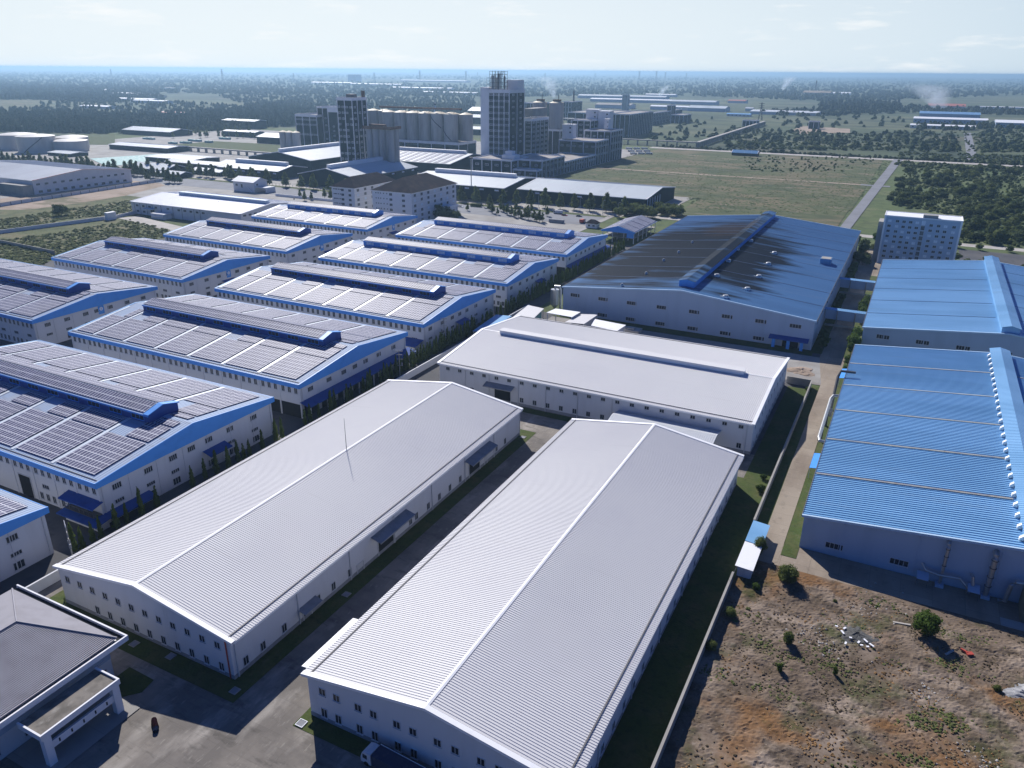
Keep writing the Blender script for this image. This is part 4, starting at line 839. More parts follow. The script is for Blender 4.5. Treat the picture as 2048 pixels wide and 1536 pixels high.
pipe_bridge('long raised pipe bridge crossing the scrub right of the mill, with one bend', [(-420, 1138), (-287, 1138), (-300, 1720)], 7, 5)

# storage tanks
TK = [('largest storage tank, leftmost of the four', -1058, 645, 23, 18), ('large storage tank with a diagonal stair, second from the left', -996, 630, 22, 19.5), ('small storage tank between the stair tank and the front one', -1005, 684, 20, 14.5), ('small storage tank at the right end of the four', -968, 656, 20.5, 13.5)]
for k_, (l_, x, y, r_, h) in enumerate(TK):
    t = empty('storage_tank', x, y, 0, 0, l_, 'tank', 'pale round storage tanks'); mb = MB(); mb.cyl(x, y, 0, h, r_, n=48, cap=False); mb.build('shell', M['tank'], t, smooth=True)
    mb = MB(); mb.cyl(x, y, h, h+1.6, r_+.2, r_*.55, 48, cap=False); mb.cyl(x, y, h+1.6, h+2.5, r_*.55, .3, 48); mb.build('roof', M['silo_top'] if 0 else M['tank'], t)
    if k_ == 1:
        mb = MB(); mb.tube([(x+(r_+.6)*math.cos(R(-75+q*6)), y+(r_+.6)*math.sin(R(-75+q*6)), 1+q*1.75) for q in range(11)], .45, 5); mb.build('stair', M['dark_steel'], t)
# left big white hall and flat white hall
L1 = green_shed('big white hall with a wide grey roof at the left edge, beside the tanks', -800, -656, 404, 500, 11.8, 16.3, 'x', mon=False, roof='roof_white_b', wall='wall_white', group=None, name='factory_hall', cat='factory hall', pitch=2)
for i in range(12): y = 409+i*7.4; win(L1, 'e', y, 8.3, -656.6, 3.2, 1.5, 3); win(L1, 'e', y+1, 2.3, -656.6, 3.4, 1.9, 3)
rake(L1, M['red'], -800, -655.7, 404, 500, 11.95, 16.45, 'x', w_=.3, dn=.1, ends=(0, 1))
mb = MB(); mb.box(-690, -657.5, 396, 403.9, 0, 8.5); mb.build('annex', M['conc'], L1)
mb = MB(); mb.box(-720, -690, 384, 396, 0, 7.6); mb.box(-721, -689, 383, 397, 7.6, 8.1); thing_mesh(mb, 'guard_house', M['wall_white'], 'small white flat roofed house at the left edge in front of the big hall', 'house')
FH = green_shed('flat white hall with a long ridge box, behind the left column of solar halls', -512, -402, 384, 442, 8.9, 11.9, 'x', mon=False, roof='trim_white', wall='wall_white', group=None, name='factory_hall', cat='factory hall', pitch=1.4)
mb = MB(); mb.box(-491, -405, 411, 415, 11.4, 13.9); mb.build('ridge_vent', M['wall_pale_blue'], FH)
for a in (-505,-498.5,-492,-485.5,-473,-462,-456,-450,-444,-438): win(FH, 's', a, 6.4, 384.6, 2.6, 1.3, 3)
for a in (-505,-498.5): win(FH, 's', a, 2.4, 384.6, 2.6, 1.3, 3)
for y in (388,393,398,403): win(FH, 'e', y, 7.2, -402.6, 2.6, 1.2, 3)
downpipes(FH, 's', 384.6, [-508,-502,-495,-489,-480,-468,-459,-447,-441], .1, 8.5, 'dark_steel'); door(FH, 's', -489.5, 4, 4.4, 384.6); canopy(FH, -495, -485, 381, 384.6, 5.8, 5.4, 's', 'wall_pale_blue')
mb = MB(); mb.box(-482, -469, 377, 383.5, 0, 3.4); mb.box(-481.5, -469.5, 376.4, 376.99, 1.5, 2.6); mb.box(-482.3, -468.7, 376.9, 383.8, 3.4, 3.9); mb.build('annex', M['wall_white'], FH)
for k_, (px, py) in enumerate(((319,390),(386,398),(437,405),(511,413),(588,397))):
    p = at(px, py, 10.5); mb = MB(); mb.cyl(p[0], p[1], 9.6, 11.2, .5, .35, 8); mb.build('roof_vent', M['dark_steel'], FH)
# hip roofed offices
def hip_office(label, x0, x1, y0, y1, h, rh, floors, axis='y', oh=.9):
    t = empty('office_building', (x0+x1)/2, (y0+y1)/2, 0, 0, label, 'office building', 'white offices with dark hip roofs')
    mb = MB(); mb.box(x0, x1, y0, y1, 0, h); mb.build('wall', M['wall_white'], t)
    a, b_, c, d = x0-oh, x1+oh, y0-oh, y1+oh; xm, ym = (a+b_)/2, (c+d)/2
    if axis == 'y': k_ = (b_-a)/2*.9; r0, r1 = (xm, c+k_, h+rh), (xm, d-k_, h+rh)
    else: k_ = (d-c)/2*.9; r0, r1 = (a+k_, ym, h+rh), (b_-k_, ym, h+rh)
    z = h+.35; V = [(a,c,z),(b_,c,z),(b_,d,z),(a,d,z),r0,r1,(a,c,z-.02),(b_,c,z-.02),(b_,d,z-.02),(a,d,z-.02)]
    F = [(0,1,4),(1,2,5,4),(2,3,5),(3,0,4,5)] if axis == 'y' else [(0,1,5,4),(1,2,5),(2,3,4,5),(3,0,4)]
    mb = MB(); mb.add(V, F+[(9,8,7,6)]); mb.build('roof', M['tile_roof'], t)
    mb = MB(); mb.box(a-.1, b_+.1, c-.1, d+.1, h+.002, h+.32); mb.build('cornice', M['white_paint'], t)
    nf = floors; fh = h/nf
    for f_ in range(nf):
        z = fh*(f_+.55); L1_ = x1-x0
        for u in (.48, .80): win(t, 's', x0+L1_*u, z, y0, 2.3, 1.6, 2)
        for u in (.10, .16, .22, .30, .38): win(t, 's', x0+L1_*u, z+.3, y0, .9, .7, 1)
        n = int((y1-y0)/8.3)
        for i in range(n): win(t, 'e', y0+(i+.5)*(y1-y0)/n, z, x1, 2.6, 1.8, 3, 'glass_pale' if (i+f_) % 4 == 0 else 'glass')
        if f_: mb = MB(); mb.box(x1+.003, x1+.12, y0, y1, fh*f_-.1, fh*f_+.15); mb.build('string_course', M['white_paint'], t)
    return t
O1 = hip_office('tall white office with a dark hip roof, right one of the pair', -339.5, -306.5, 447.5, 507, 21.2, 8.6, 6)
O2 = hip_office('white office with a dark hip roof half hidden by its bigger neighbour', -380, -359.5, 453, 504, 20.2, 7.0, 6)
mb = MB(); mb.box(-306.45, -299, 476, 498, 6.6, 7.3); mb.box(-299.8, -299, 477, 497, 7.3, 8.3); mb.build('entrance_canopy', M['white_paint'], O1)
for y in (477.5, 496.5): mb = MB(); mb.box(-300, -299.2, y-.3, y+.3, 0, 6.58); mb.build('post', M['white_paint'], O1)
# small pitched white house and roadside walls
wh = empty('house', -522, 512, 0, 0, 'small white house with a bright pitched roof and an outside stair by the road', 'house')
mb = MB(); gable_walls(mb, -533, -509, 505, 521, 8.6, 12, 'x'); mb.build('wall', M['wall_white'], wh); ribbed_roof(-534, -508, 504, 522, 8.7, 12.1, 'x', 2, .05).build('roof', M['trim_white'], wh)
win(wh, 's', -529, 5.6, 505, 2.6, 1.7, 3); win(wh, 's', -523, 5, 505, 1.8, 2.8, 2); win(wh, 'e', 509, 6.4, -509, 2, 1.5, 2)
mb = MB(); mb.box(-508.9, -497, 507, 518, 4.2, 4.8); mb.box(-498, -497, 507, 518, 0, 4.19); mb.build('porch', M['wall_white'], wh)
mb = MB(); mb.tube([(-517, 504.4, 5), (-511, 504.4, 0)], .35, 4); mb.build('stair', M['white_paint'], wh)
# white office block on the right
WO = block('office_building', 'white flat roofed office block behind the right hand blue hall', -12.3, 25.5, 480, 496, 27.2, 1, 1, (), wall='wall_pale_blue', cat='office building', band=.6, roofm='trim_white')
for f_ in range(8):
    for i, x in enumerate((-10.5,-6.3,-2.7,.9,4.5,7.9,12.1,16.1,19.8,24.2)):
        x *= .9125; z = 100-(100-(17.0-f_*3.1-(0.9 if i > 5 else 0)))*.9125
        if z < 1.2: continue
        if i == 5: win(WO, 's', x, z+.2, 480, 1.75, 2.25, 3, 'glass_pale' if f_ == 0 else 'glass')
        else: win(WO, 's', x, z, 480, 1.6, 1.25, 2, 'glass_pale' if (i*5+f_*3) % 4 == 0 else 'glass')
mb = MB(); mb.box(6.4, 13.7, 480.2, 484.6, 26.9, 28.7); mb.build('roof_house', M['conc'], WO)
mb = MB(); mb.box(-15.2, -12.6, 482, 494, 0, 23); mb.build('stair_tower', M['conc'], WO)
# open solar shed
os_ = empty('open_shed', -161.5, 484, 0, 0, 'open two storey shed with a blue edged solar roof, beside the soot stained hall', 'shed')
ribbed_roof(-172.6, -150, 461, 507, 7.0, 10.2, 'y', 1, .05).build('roof', M['roof_s'], os_)
for s_ in (-1, 1):
    for j in range(4):
        xa, xb = (-172.1, -161.8) if s_ < 0 else (-160.9, -150.5); za, zb = (7.1, 10.0) if s_ < 0 else (10.0, 7.1); ya = 462.2+j*11.2
        mb = MB(); mb.prism([(xa,ya),(xb,ya),(xb,ya+10.4),(xa,ya+10.4)], [za+.1,zb+.1,zb+.1,za+.1], [za+.25,zb+.25,zb+.25,za+.25]); mb.build('solar_array', M['panel'], os_)
mb = MB(); mb.add([(-172.6,460.8,6.4),(-150,460.8,6.4),(-150,460.8,7.2),(-161.3,460.8,10.4),(-172.6,460.8,7.2),(-172.6,461.1,6.4),(-150,461.1,6.4),(-150,461.1,7.2),(-161.3,461.1,10.4),(-172.6,461.1,7.2)], [(0,1,2,3,4),(9,8,7,6,5),(0,5,6,1),(1,6,7,2),(2,7,8,3),(3,8,9,4),(4,9,5,0)]); mb.build('gable_band', M['trim_blue'], os_)
for x in (-171.6, -165, -157.5, -151):
    for k_ in range(6): mb = MB(); y = 462+k_*8.8; mb.box(x-.2, x+.2, y-.2, y+.2, 0, 6.9); mb.build('post', M['frame'], os_)
mb = MB(); mb.box(-172, -150.6, 461.6, 506.6, 3.2, 3.5); mb.build('floor_slab', M['conc'], os_)
mb = MB(); mb.box(-155.5, -150.9, 461.55, 461.59, 3.51, 6.9); mb.build('blue_panel', M['trim_blue'], os_)
# ------------------------------------------------------------------ office at the lower left corner (hip roof + portico)
OF = empty('office_building', -124, 45, 0, 0, 'white office with a grey tiled hip roof and flat portico in the lower left corner', 'office building')
ze = 8.2; xe, xw, yn, ys = -109.4, -138.8, 64.6, -6
mb = MB(); mb.box(xw+1.2, xe-1.2, ys, yn-1.2, 0, ze-.5); mb.build('wall', M['wall_white'], OF)
M['tile_grey'] = mat('tile_grey', (.33,.32,.35), [((.25,.24,.26), .3, .45, .7, S1, .7)], rough=.6)
xm = (xe+xw)/2; ap = (xm, yn-7.6, ze+3.4)
def tiled(a0, a1, b0, b1, n):
    """stepped tile courses between the eave line a0-a1 and the upper line b0-b1"""
    mb = MB(); a0, a1, b0, b1 = map(Vector, (a0, a1, b0, b1))
    for i in range(n):
        p, q = i/n, (i+1)/n
        l0, r0 = a0.lerp(b0, p), a1.lerp(b1, p); l1, r1 = a0.lerp(b0, q), a1.lerp(b1, q); u_ = Vector((0,0,.13))
        mb.add([tuple(l0), tuple(r0), tuple(r0+u_), tuple(l0+u_), tuple(r1), tuple(l1)], [(0,1,2,3), (3,2,4,5)])
    return mb
tiled((xe,ys,ze),(xe,yn,ze),(xm,ys,ap[2]),ap,42).build('roof_slope', M['tile_grey'], OF)
tiled((xe,yn,ze),(xw,yn,ze),ap,(ap[0]-.01,ap[1],ap[2]),30).build('roof_slope', M['tile_grey'], OF)
tiled((xw,yn,ze),(xw,ys,ze),ap,(xm,ys,ap[2]),42).build('roof_slope', M['tile_grey'], OF)
for e_ in (((xe,yn,ze+.15),(ap[0],ap[1],ap[2]+.15)), ((xw,yn,ze+.15),(ap[0],ap[1],ap[2]+.15)), ((xm,ys,ap[2]+.15),(ap[0],ap[1],ap[2]+.15))):
    mb = MB(); mb.tube(list(e_), .16, 6); mb.build('hip_tile', M['deep_blue'] if 0 else M['tile_grey'], OF)
mb = MB(); mb.box(xe, xe+.95, ys, yn+.95, ze-.35, ze-.28); mb.box(xw, xe, yn, yn+.95, ze-.35, ze-.28); mb.build('gutter_floor', M['dark'], OF)
mb = MB(); mb.box(xe+.95, xe+1.25, ys, yn+1.25, ze-.75, ze+.25); mb.box(xw-.3, xe+.95, yn+.95, yn+1.25, ze-.75, ze+.25); mb.build('cornice', M['white_paint'], OF)
mb = MB(); mb.box(xe-1.2, xe+.95, ys, yn+.94, ze-.75, ze-.36); mb.build('soffit', M['white_paint'], OF)
# portico
px0, px1, py0, py1 = -108.1, -102.6, 46.0, 59.0
mb = MB(); mb.box(px0, px1, py0, py1, 6.0, 6.45); mb.build('portico_roof', M['slab_grey'], OF)
mb = MB(); mb.box(px1, px1+.3, py0-.3, py1+.3, 5.7, 6.75); mb.box(px0, px1, py0-.3, py0, 5.7, 6.75); mb.box(px0, px1, py1, py1+.3, 5.7, 6.75); mb.build('portico_cornice', M['white_paint'], OF)
mb = MB(); mb.box(px1-.5, px1-.1, py0+1.2, py1-1.2, 2.9, 4.2); mb.build('portico_beam', M['white_paint'], OF)
for y in (py0+.6, py1-.6): mb = MB(); mb.box(px1-.9, px1+.2, y-.6, y+.6, 0, 5.69); mb.build('pillar', M['white_paint'], OF)
for i in range(5): mb = MB(); y = py0+2.4+i*2.05; mb.box(px1-.12, px1-.06, y-.12, y+.12, 3.25, 3.9); mb.build('beam_slot', M['dark'], OF)
for y in (56.5, 48.5, 42.5, 61.2): 
    win(OF, 'e', y, 5.6, xe-1.2, 2.0, 1.6, 3); win(OF, 'e', y, 2.0, xe-1.2, 2.0, 1.7, 2)
mb = MB(); mb.box(xe-1.19, xe-1.1, ys, yn-1.2, 4.3, 7.0); mb.build('grey_band', M['wall_pale_blue'], OF)
rect('path', -110.4, -100.5, 44, 60.5, M['pale_conc'], .3)
sheet('lawn', [(-110.3,60.8),(-105.5,60.5),(-103.2,63),(-103.8,66),(-110.3,66.2)], M['grass'], .24)
# ------------------------------------------------------------------ walls and fences
def wall_line(name, label, pts, h, th, m_, cat='wall', posts=0, cope=None):
    mb = MB(); mb.mi = 0
    for i in range(len(pts)-1):
        (xa, ya), (xb, yb) = pts[i], pts[i+1]; L_ = math.hypot(xb-xa, yb-ya); a = math.atan2(yb-ya, xb-xa)
        mb.mi = 0; mb.rbox((xa+xb)/2, (ya+yb)/2, 0, h, L_, th, a); mb.mi = 1; mb.rbox((xa+xb)/2, (ya+yb)/2, h+.002, h+.14, L_+.1, th+.16, a)
        if posts:
            n = int(L_/posts); mb.mi = 1
            for k_ in range(n+1): mb.rbox(xa+(xb-xa)*k_/n, ya+(yb-ya)*k_/n, 0, h+.25, .34, th+.3, a)
    return thing_mesh(mb, name, [M[m_], M[cope or m_]], label, cat)
wall_line('boundary_wall', 'stained white boundary wall between the cypress row and the long white warehouses', [(-145.4, 30), (-145.4, 302)], 2.5, .25, 'wall_white')
wall_line('boundary_wall', 'grey concrete wall running beside the tan road, right of the nearest warehouse', [(-19.8, 50), (-19.8, 142)], 2.6, .3, 'conc')
wall_line('boundary_wall', 'grey concrete wall continuing behind the small blue and white hut', [(-19.9, 165), (-19.9, 265), (-28, 265)], 2.6, .3, 'conc')
wall_line('boundary_wall', 'low pale wall with posts between the weedy plot and the bare dirt field', [at(0,468)[:2], at(212,440)[:2]], 2.4, .3, 'wall_white', posts=5)
wall_line('boundary_wall', 'low pale wall joining the gate pier to the flat white hall', [at(232,437)[:2], at(272,428)[:2]], 2.2, .3, 'wall_white', posts=5)
wall_line('boundary_wall', 'long dark topped wall in front of the big white hall at the left', [at(0,414)[:2], at(325,363)[:2]], 2.8, .35, 'wall_white', cope='dark_steel', posts=9)
wall_line('boundary_wall', 'dark weathered wall cutting through the weedy plot at the left', [at(0,487)[:2], at(110,509)[:2]], 2.2, .3, 'conc')
wall_line('gate_pier', 'blocky white gate pier standing in the low pale wall', [at(214,441)[:2], at(231,438)[:2]], 5.2, 3.2, 'white_paint', cat='gate pier')
wall_line('boundary_wall', 'low wall with small openings along the road in front of the green sheds', [(-480, 500), (-410, 500)], 2, .4, 'white_paint', posts=4)
def rail_fence(label, x0, x1, y, h, m_, step=4):
    mb = MB()
    for z in (h*.45, h): mb.box(x0, x1, y-.06, y+.06, z-.08, z)
    n = int((x1-x0)/step)
    for i in range(n+1): x = x0+(x1-x0)*i/n; mb.box(x-.12, x+.12, y-.12, y+.12, 0, h+.1)
    return thing_mesh(mb, 'fence', M[m_], label, 'fence')
rail_fence('pale roadside fence in front of the dark green sheds', -540, -196, 547.4, 2.2, 'pale')
rail_fence('fence along the far side of the crossing road, behind the grass field', -330, 300, 1116, 2.2, 'dark_steel', 12)

# ------------------------------------------------------------------ vegetation
def crown(seed, n, w_, h, kind='round', leaf=.5, core=True, lob=None):
    """leaf clumps spread over several lobes, with a lumpy inner mass; returns MB with base at z=0"""
    r_ = np.random.RandomState(seed); V = []; F = []
    if kind == 'cypress': L_ = [(0, 0, h*t_, (w_/2)*(1-t_)**.6*(.9+.2*r_.rand())+.1, h*.13) for t_ in np.linspace(.12, .93, 9)]
    elif kind == 'cone': L_ = [(r_.normal(0, .06*w_), r_.normal(0, .06*w_), h*t_, (w_/2)*(1-t_*.82), h*.17) for t_ in np.linspace(.12, .88, 6)]
    else:
        k_ = lob or r_.randint(5, 9); L_ = [(0, 0, h*.5, w_*.33, h*.42)]
        for i in range(k_):
            a = r_.rand()*6.283; q = w_*(.16+.2*r_.rand()); s_ = w_*(.15+.13*r_.rand()); L_.append((q*math.cos(a), q*math.sin(a), h*(.25+.5*r_.rand()), s_, s_*h/w_*.9))
    mb = MB(); mb.mi = 0
    if core:
        for (x, y, z, rr, rz) in L_:
            nu, nv = 7, 4; vs = []
            for j in range(nv+1):
                ph = math.pi*j/nv
                for i in range(nu):
                    th = 2*math.pi*i/nu; s_ = .80*(.8+.35*r_.rand())
                    vs.append((x+rr*s_*math.sin(ph)*math.cos(th), y+rr*s_*math.sin(ph)*math.sin(th), max(0.02, z+rz*s_*math.cos(ph))))
            fs = [(j*nu+i, (j+1)*nu+i, (j+1)*nu+(i+1)%nu, j*nu+(i+1)%nu) for j in range(nv) for i in range(nu)]
            mb.add(vs, fs)
    wts = np.array([l[3]*l[3]*l[4]/l[3] for l in L_]); wts /= wts.sum(); idx = r_.choice(len(L_), n, p=wts)
    for i in idx:
        x, y, z, rr, rz = L_[i]; d = r_.normal(size=3); d /= np.linalg.norm(d); s_ = .78+.38*r_.rand()
        c = np.array([x+d[0]*rr*s_, y+d[1]*rr*s_, max(.05, z+d[2]*rz*s_)]); t1 = r_.normal(size=3); t1 -= d*np.dot(t1, d)*.55; t1 /= np.linalg.norm(t1)+1e-6; t2 = np.cross(d, t1)+r_.normal(size=3)*.3
        a = leaf*(.6+.8*r_.rand())
        if kind == 'cypress': t1 = np.array([0, 0, 1.])*.9+t1*.4
        mb.add([tuple(c-t1*a), tuple(c+t2*a*.6), tuple(c+t1*a*1.1), tuple(c-t2*a*.55)], [(0,1,2,3)])
    return mb
def trunk_mb(r_, h, seed=0, limbs=3):
    mb = MB(); mb.tube([(0,0,0), (.1*r_,0,h*.5), (0,.1,h)], [r_, r_*.8, r_*.5], 6); q = random.Random(seed)
    for i in range(limbs): a = q.random()*6.28; mb.tube([(0,0,h*.75), (math.cos(a)*h*.35, math.sin(a)*h*.35, h*1.15)], [r_*.5, r_*.2], 4)
    return mb
def tree_mesh_pair(seed, n, w_, h, kind, leaf, m_, tr, th): 
    mb = crown(seed, n, w_, h, kind, leaf); me = mb.mesh('crown', M[m_]); tm = trunk_mb(tr, th+.8, seed).mesh('trunk', M['bark']); return me, tm, th
def plant_tree(name, me, tm, th, x, y, s_, rz, label, cat, group, sz=None):
    t = empty(name, x, y, 0, rz, label, cat, group); c = link('crown', me, t, (0, 0, th)); k_ = link('trunk', tm, t); t.scale = (s_, s_, sz or s_); return t
cy = [tree_mesh_pair(50+i, 230, 1.75, 6.2+.5*(i % 3), 'cypress', .30, 'leaf_cypress', .12, .35) for i in range(5)]
cyl_lab = 'slim green cypress in the row between the blue compound and the white warehouses'
pts = [(-151.8,95.5),(-151.3,98.0),(-150.9,101.8),(-151.4,106.5),(-152.2,122.2),(-151.4,125.4),(-151.2,129.3),(-151,132.6),(-150.8,134.5),(-150.6,136.4),(-151.5,142.2),(-151.3,147.4),(-151,149.6),(-151.8,89.4),(-151.4,91.2),(-151.5,160),(-151,161.8),(-151.6,84.8),(-151.2,86.4),(-151.5,117.5)]
y = 166.0
while y < 446:
    if rnd.random() < .93: pts.append((-150.9+rnd.uniform(-.5,.5), y+rnd.uniform(-.3,.3)))
    y += 1.75
    if rnd.random() < .10 and y < 220: y += 4
for i, (x, y) in enumerate(pts):
    me, tm, th = cy[i % 5]; plant_tree('cypress_tree', me, tm, th, x, y, rnd.uniform(.72, 1.08) if y < 170 else rnd.uniform(.8, 1.05), rnd.random()*6, cyl_lab, 'tree', 'cypress row')
# conical street trees
co = [tree_mesh_pair(70+i, 420, 8.2, 10.5, 'cone', .75, 'leaf', .28, 2.2) for i in range(3)]
for i, px in enumerate((924, 952, 979, 1005, 1033, 1061, 1091, 1120, 1148, 1179, 1212, 1248)):
    p = at(px, 404+(px-924)*.073+(6 if i == 2 else 0)); me, tm, th = co[i % 3]; s_ = (1, 1.05, .78, .95, 1, 1.05, 1.2, 1.0, 1.0, 1.1, 1.2, 1)[i]
    plant_tree('street_tree', me, tm, th, p[0], p[1], s_, i, 'conical dark street tree in the row before the broad pale roofed shed', 'tree', 'street trees before the green sheds')
for i in range(11):
    x = -545+i*17.5; me, tm, th = co[i % 3]; plant_tree('street_tree', me, tm, th, x+rnd.uniform(-2,2), 544+rnd.uniform(-2,2), rnd.uniform(.9, 1.25), i, 'round dark street tree before the sheds left of the hip roofed offices', 'tree', 'street trees left of the offices')
for i in range(26):
    x = -700+i*9.5; me, tm, th = co[i % 3]; 
    if x > -560: continue
    plant_tree('street_tree', me, tm, th, x, 560+rnd.uniform(-6,6), rnd.uniform(.8, 1.15), i, 'dark street tree along the crossing left of the small white house', 'tree', 'street trees at the crossing')
for i in range(34):
    t_ = i/33; p = at(8+t_*352, 326+t_*38+rnd.uniform(-5,5)); me, tm, th = co[i % 3]
    plant_tree('street_tree', me, tm, th, p[0], p[1], rnd.uniform(.75, 1.2), i, 'dark tree of the belt behind the big white hall roof', 'tree', 'tree belt behind the big white hall')
sm = [tree_mesh_pair(90+i, 200, 3.6, 5.0, 'cone', .5, 'leaf', .15, 1.6) for i in range(3)]
k_ = 0
for px, py in ((978,420),(1002,421),(1008,424),(1015,428),(1023,430),(1032,422),(1037,433),(1043,436),(1050,437),(1056,428),(1063,424),(1068,440),(1073,442),(1079,443),(1094,431),(1030,434),(1057,438),(1085,442),(935,420),(985,425),(995,428)):
    p = at(px, py+2); me, tm, th = sm[k_ % 3]; k_ += 1; plant_tree('small_tree', me, tm, th, p[0], p[1], rnd.uniform(.8, 1.3), k_, 'small dark garden tree between the four storey office and the gatehouse', 'tree', 'small garden trees')
# round bushy trees (definitions)
bu = [tree_mesh_pair(110+i, 520, 9, 6.6, 'round', .62, 'leaf', .25, .9) for i in range(6)]
bd = [tree_mesh_pair(130+i, 420, 9, 7.0, 'round', .62, 'leaf_dark', .25, .9) for i in range(5)]
bb = [tree_mesh_pair(150+i, 700, 5.2, 5.4, 'round', .34, 'leaf_bright', .2, .7) for i in range(3)]
for i, (x, y, s_) in enumerate(((-21.8,309,1.0),(-22.3,316,1.1),(-11.0,308,.9),(-10.6,314,1.15),(-11.0,320,1.05),(-10.8,327,1.1),(-11.3,352,1.1),(-10.8,358,1.15),(-11.4,364,1.1),(-10.9,370,1.2),(-11.3,376,1.1),(-11,383,1.0),(-22.3,352,.8),(-22.0,362,.9),(-21.9,372,.85),(-21.7,384,.8),(-22.2,412,1.0),(-21.8,422,1.1),(-22,436,1.2),(-22.3,450,1.1),(-10.8,294,.8),(-11,286,.55),(-23,478,1.2),(-22,498,1.2),(-17,545,1.2),(-27,530,1.1))):
    me, tm, th = bb[i % 3]; plant_tree('leafy_tree', me, tm, th, x, y, s_*.9, i, 'bright green leafy tree in the strip between the two blue halls', 'tree', 'trees between the blue halls')
for i, (x, y) in enumerate(((-19,470),(-18.5,486),(-20,505),(-14,512),(-22,520),(-8,520),(6,524),(20,519),(31,486),(33,497),(30,476),(38,492),(44,503),(36,470),(52,486),(60,494),(70,489),(41,548),(57,550),(75,548),(95,549),(28,508),(48,474),(66,470),(-13,540),(10,545),(28,549))):
    me, tm, th = (bu if i % 2 else bd)[i % 5]; plant_tree('bushy_tree', me, tm, th, x, y, rnd.uniform(.55, .95), i, 'bushy tree growing round the foot of the white flat roofed office block', 'tree', 'trees around the white office block')
for i in range(22):
    p = at(1225+i*6.4+rnd.uniform(-4,4), 432+rnd.uniform(-7,8)-abs(i-10)*.3); me, tm, th = bu[i % 6]
    plant_tree('bushy_tree', me, tm, th, p[0], p[1], rnd.uniform(.8, 1.15), i, 'bushy tree in the grove behind the open solar shed', 'tree', 'grove behind the open solar shed')
for i, (px, py, s_) in enumerate(((868,433,1.3),(880,437,1.4),(893,440,1.3),(872,425,1.1),(905,441,1.0),(915,440,.9))):
    p = at(px, py); me, tm, th = bd[i % 5]; plant_tree('bushy_tree', me, tm, th, p[0], p[1], s_, i, 'bushy dark tree hugging the right side of the four storey office', 'tree', 'trees beside the four storey office')
def one(px, py, s_, src, label, name='bush', cat='bush', group=None, sz=None):
    p = at(px, py); me, tm, th = src; return plant_tree(name, me, tm, th, p[0], p[1], s_, px, label, cat, group, sz)
bn = [tree_mesh_pair(170+i, 1500, 5.4, 4.2, 'round', .22, ['leaf', 'leaf_bright', 'leaf'][i], .12, .3) for i in range(3)]
one(1576,1166,1.0, bn[0], 'big olive green bush at the top left corner of the dry lot'); one(1848,1272,1.1, bn[1], 'biggest bright green bush on the dry lot, below the exhaust pipes', sz=1.25)
one(1512,1180,.38, bn[1], 'small bright bush beside the little hut on the dry lot'); one(1462,1235,.5, bn[0], 'green bush against the concrete wall left of the dry lot'); one(1420,1300,.5, bn[0], 'dark bush at the wall, lower left edge of the dry lot')
one(1576,1290,.45, bn[0], 'lone upright green bush on the left part of the dry lot', sz=.7); one(1558,1345,.25, bn[1], 'tiny green sapling on the orange grass, left one', sz=.5); one(1669,1352,.2, bn[1], 'tiny green sapling on the orange grass, right one', sz=.5)
one(1670,1206,.2, bn[0], 'tiny bush near the top edge of the dry lot'); one(1992,1382,.3, bn[0], 'small bush beside the grey gravel heap'); one(1515,1110,.62, bn[0], 'leafy tree leaning over the white end of the small hut', 'leafy_tree', 'tree', None, 1.1)
one(1520,985,.55, bn[1], 'bright bush at the wall in the grass gap beside the second warehouse'); one(1526,960,.4, bn[1], 'small bright bush just above another at the grey wall'); one(1615,783,.42, bn[1], 'bright bush in the wall corner behind the crosswise warehouse')
one(124,432,1.15, bd[0], 'lone round dark tree on the dirt field at the left', 'round_tree', 'tree')
# scrub trees on the right
ST = []
def inpoly(x, y, P):
    c = False; n = len(P)
    for i in range(n):
        (xa, ya), (xb, yb) = P[i], P[i-1]
        if (ya > y) != (yb > y) and x < (xb-xa)*(y-ya)/(yb-ya)+xa: c = not c
    return c
def scatter(poly, n, seed):
    r_ = random.Random(seed); xs = [p[0] for p in poly]; ys = [p[1] for p in poly]; out = []; g_ = 0
    while len(out) < n and g_ < n*40:
        g_ += 1; x, y = r_.uniform(min(xs), max(xs)), r_.uniform(min(ys), max(ys))
        if inpoly(x, y, poly): out.append((x, y))
    return out
near = [(1795,332),(2048,340),(2048,500),(1925,492),(1925,432),(1770,412),(1720,432),(1715,405)]
mid = [(1452,255),(1700,268),(2048,262),(2048,305),(1935,305),(1925,262),(1912,262),(1925,305),(1452,298)]
fld = [(1560,320),(1760,325),(1740,355),(1690,352),(1620,350)]
S = []
for q in scatter(near, 260, 3): S.append((q, 0))
for q in scatter(mid, 400, 4): S.append((q, 1))
for q in scatter([(1300,262),(1385,232),(1450,240),(1500,268),(1440,282),(1300,284)], 60, 5): S.append((q, 1))
for q in scatter([(1540,225),(1800,225),(1820,255),(1560,258)], 70, 6): S.append((q, 1))
W_ = [(at(*q)[0], at(*q)[1], k_) for q, k_ in S]; W_ = [v for v in W_ if not (-24 < v[0] < 30 and v[1] < 556) and not (548 < v[1] < 572) and v[1] > 445 and not (1088 < v[1] < 1120) and not (-52 < v[0] < -18 and v[1] < 1120) and not (44 < v[0] < 80 and v[1] > 1100)]
W_.sort(key=lambda v: math.hypot(v[0], v[1]))
rest = W_[270:]
r_ = random.Random(5)
for i, (x, y, k_) in enumerate(W_[:270]):
    src = bd[i % 5] if r_.random() < .45 else bu[i % 6]; me, tm, th = src
    c = link('scrub_tree', me, None, (x, y, -.4), r_.random()*6, label='round dark scrub tree in the overgrown land on the right', cat='tree', group='scrub trees on the overgrown land'); s_ = r_.uniform(.4, 1.25); c.scale = (s_*r_.uniform(.85,1.25), s_, s_*r_.uniform(.75, 1.2))
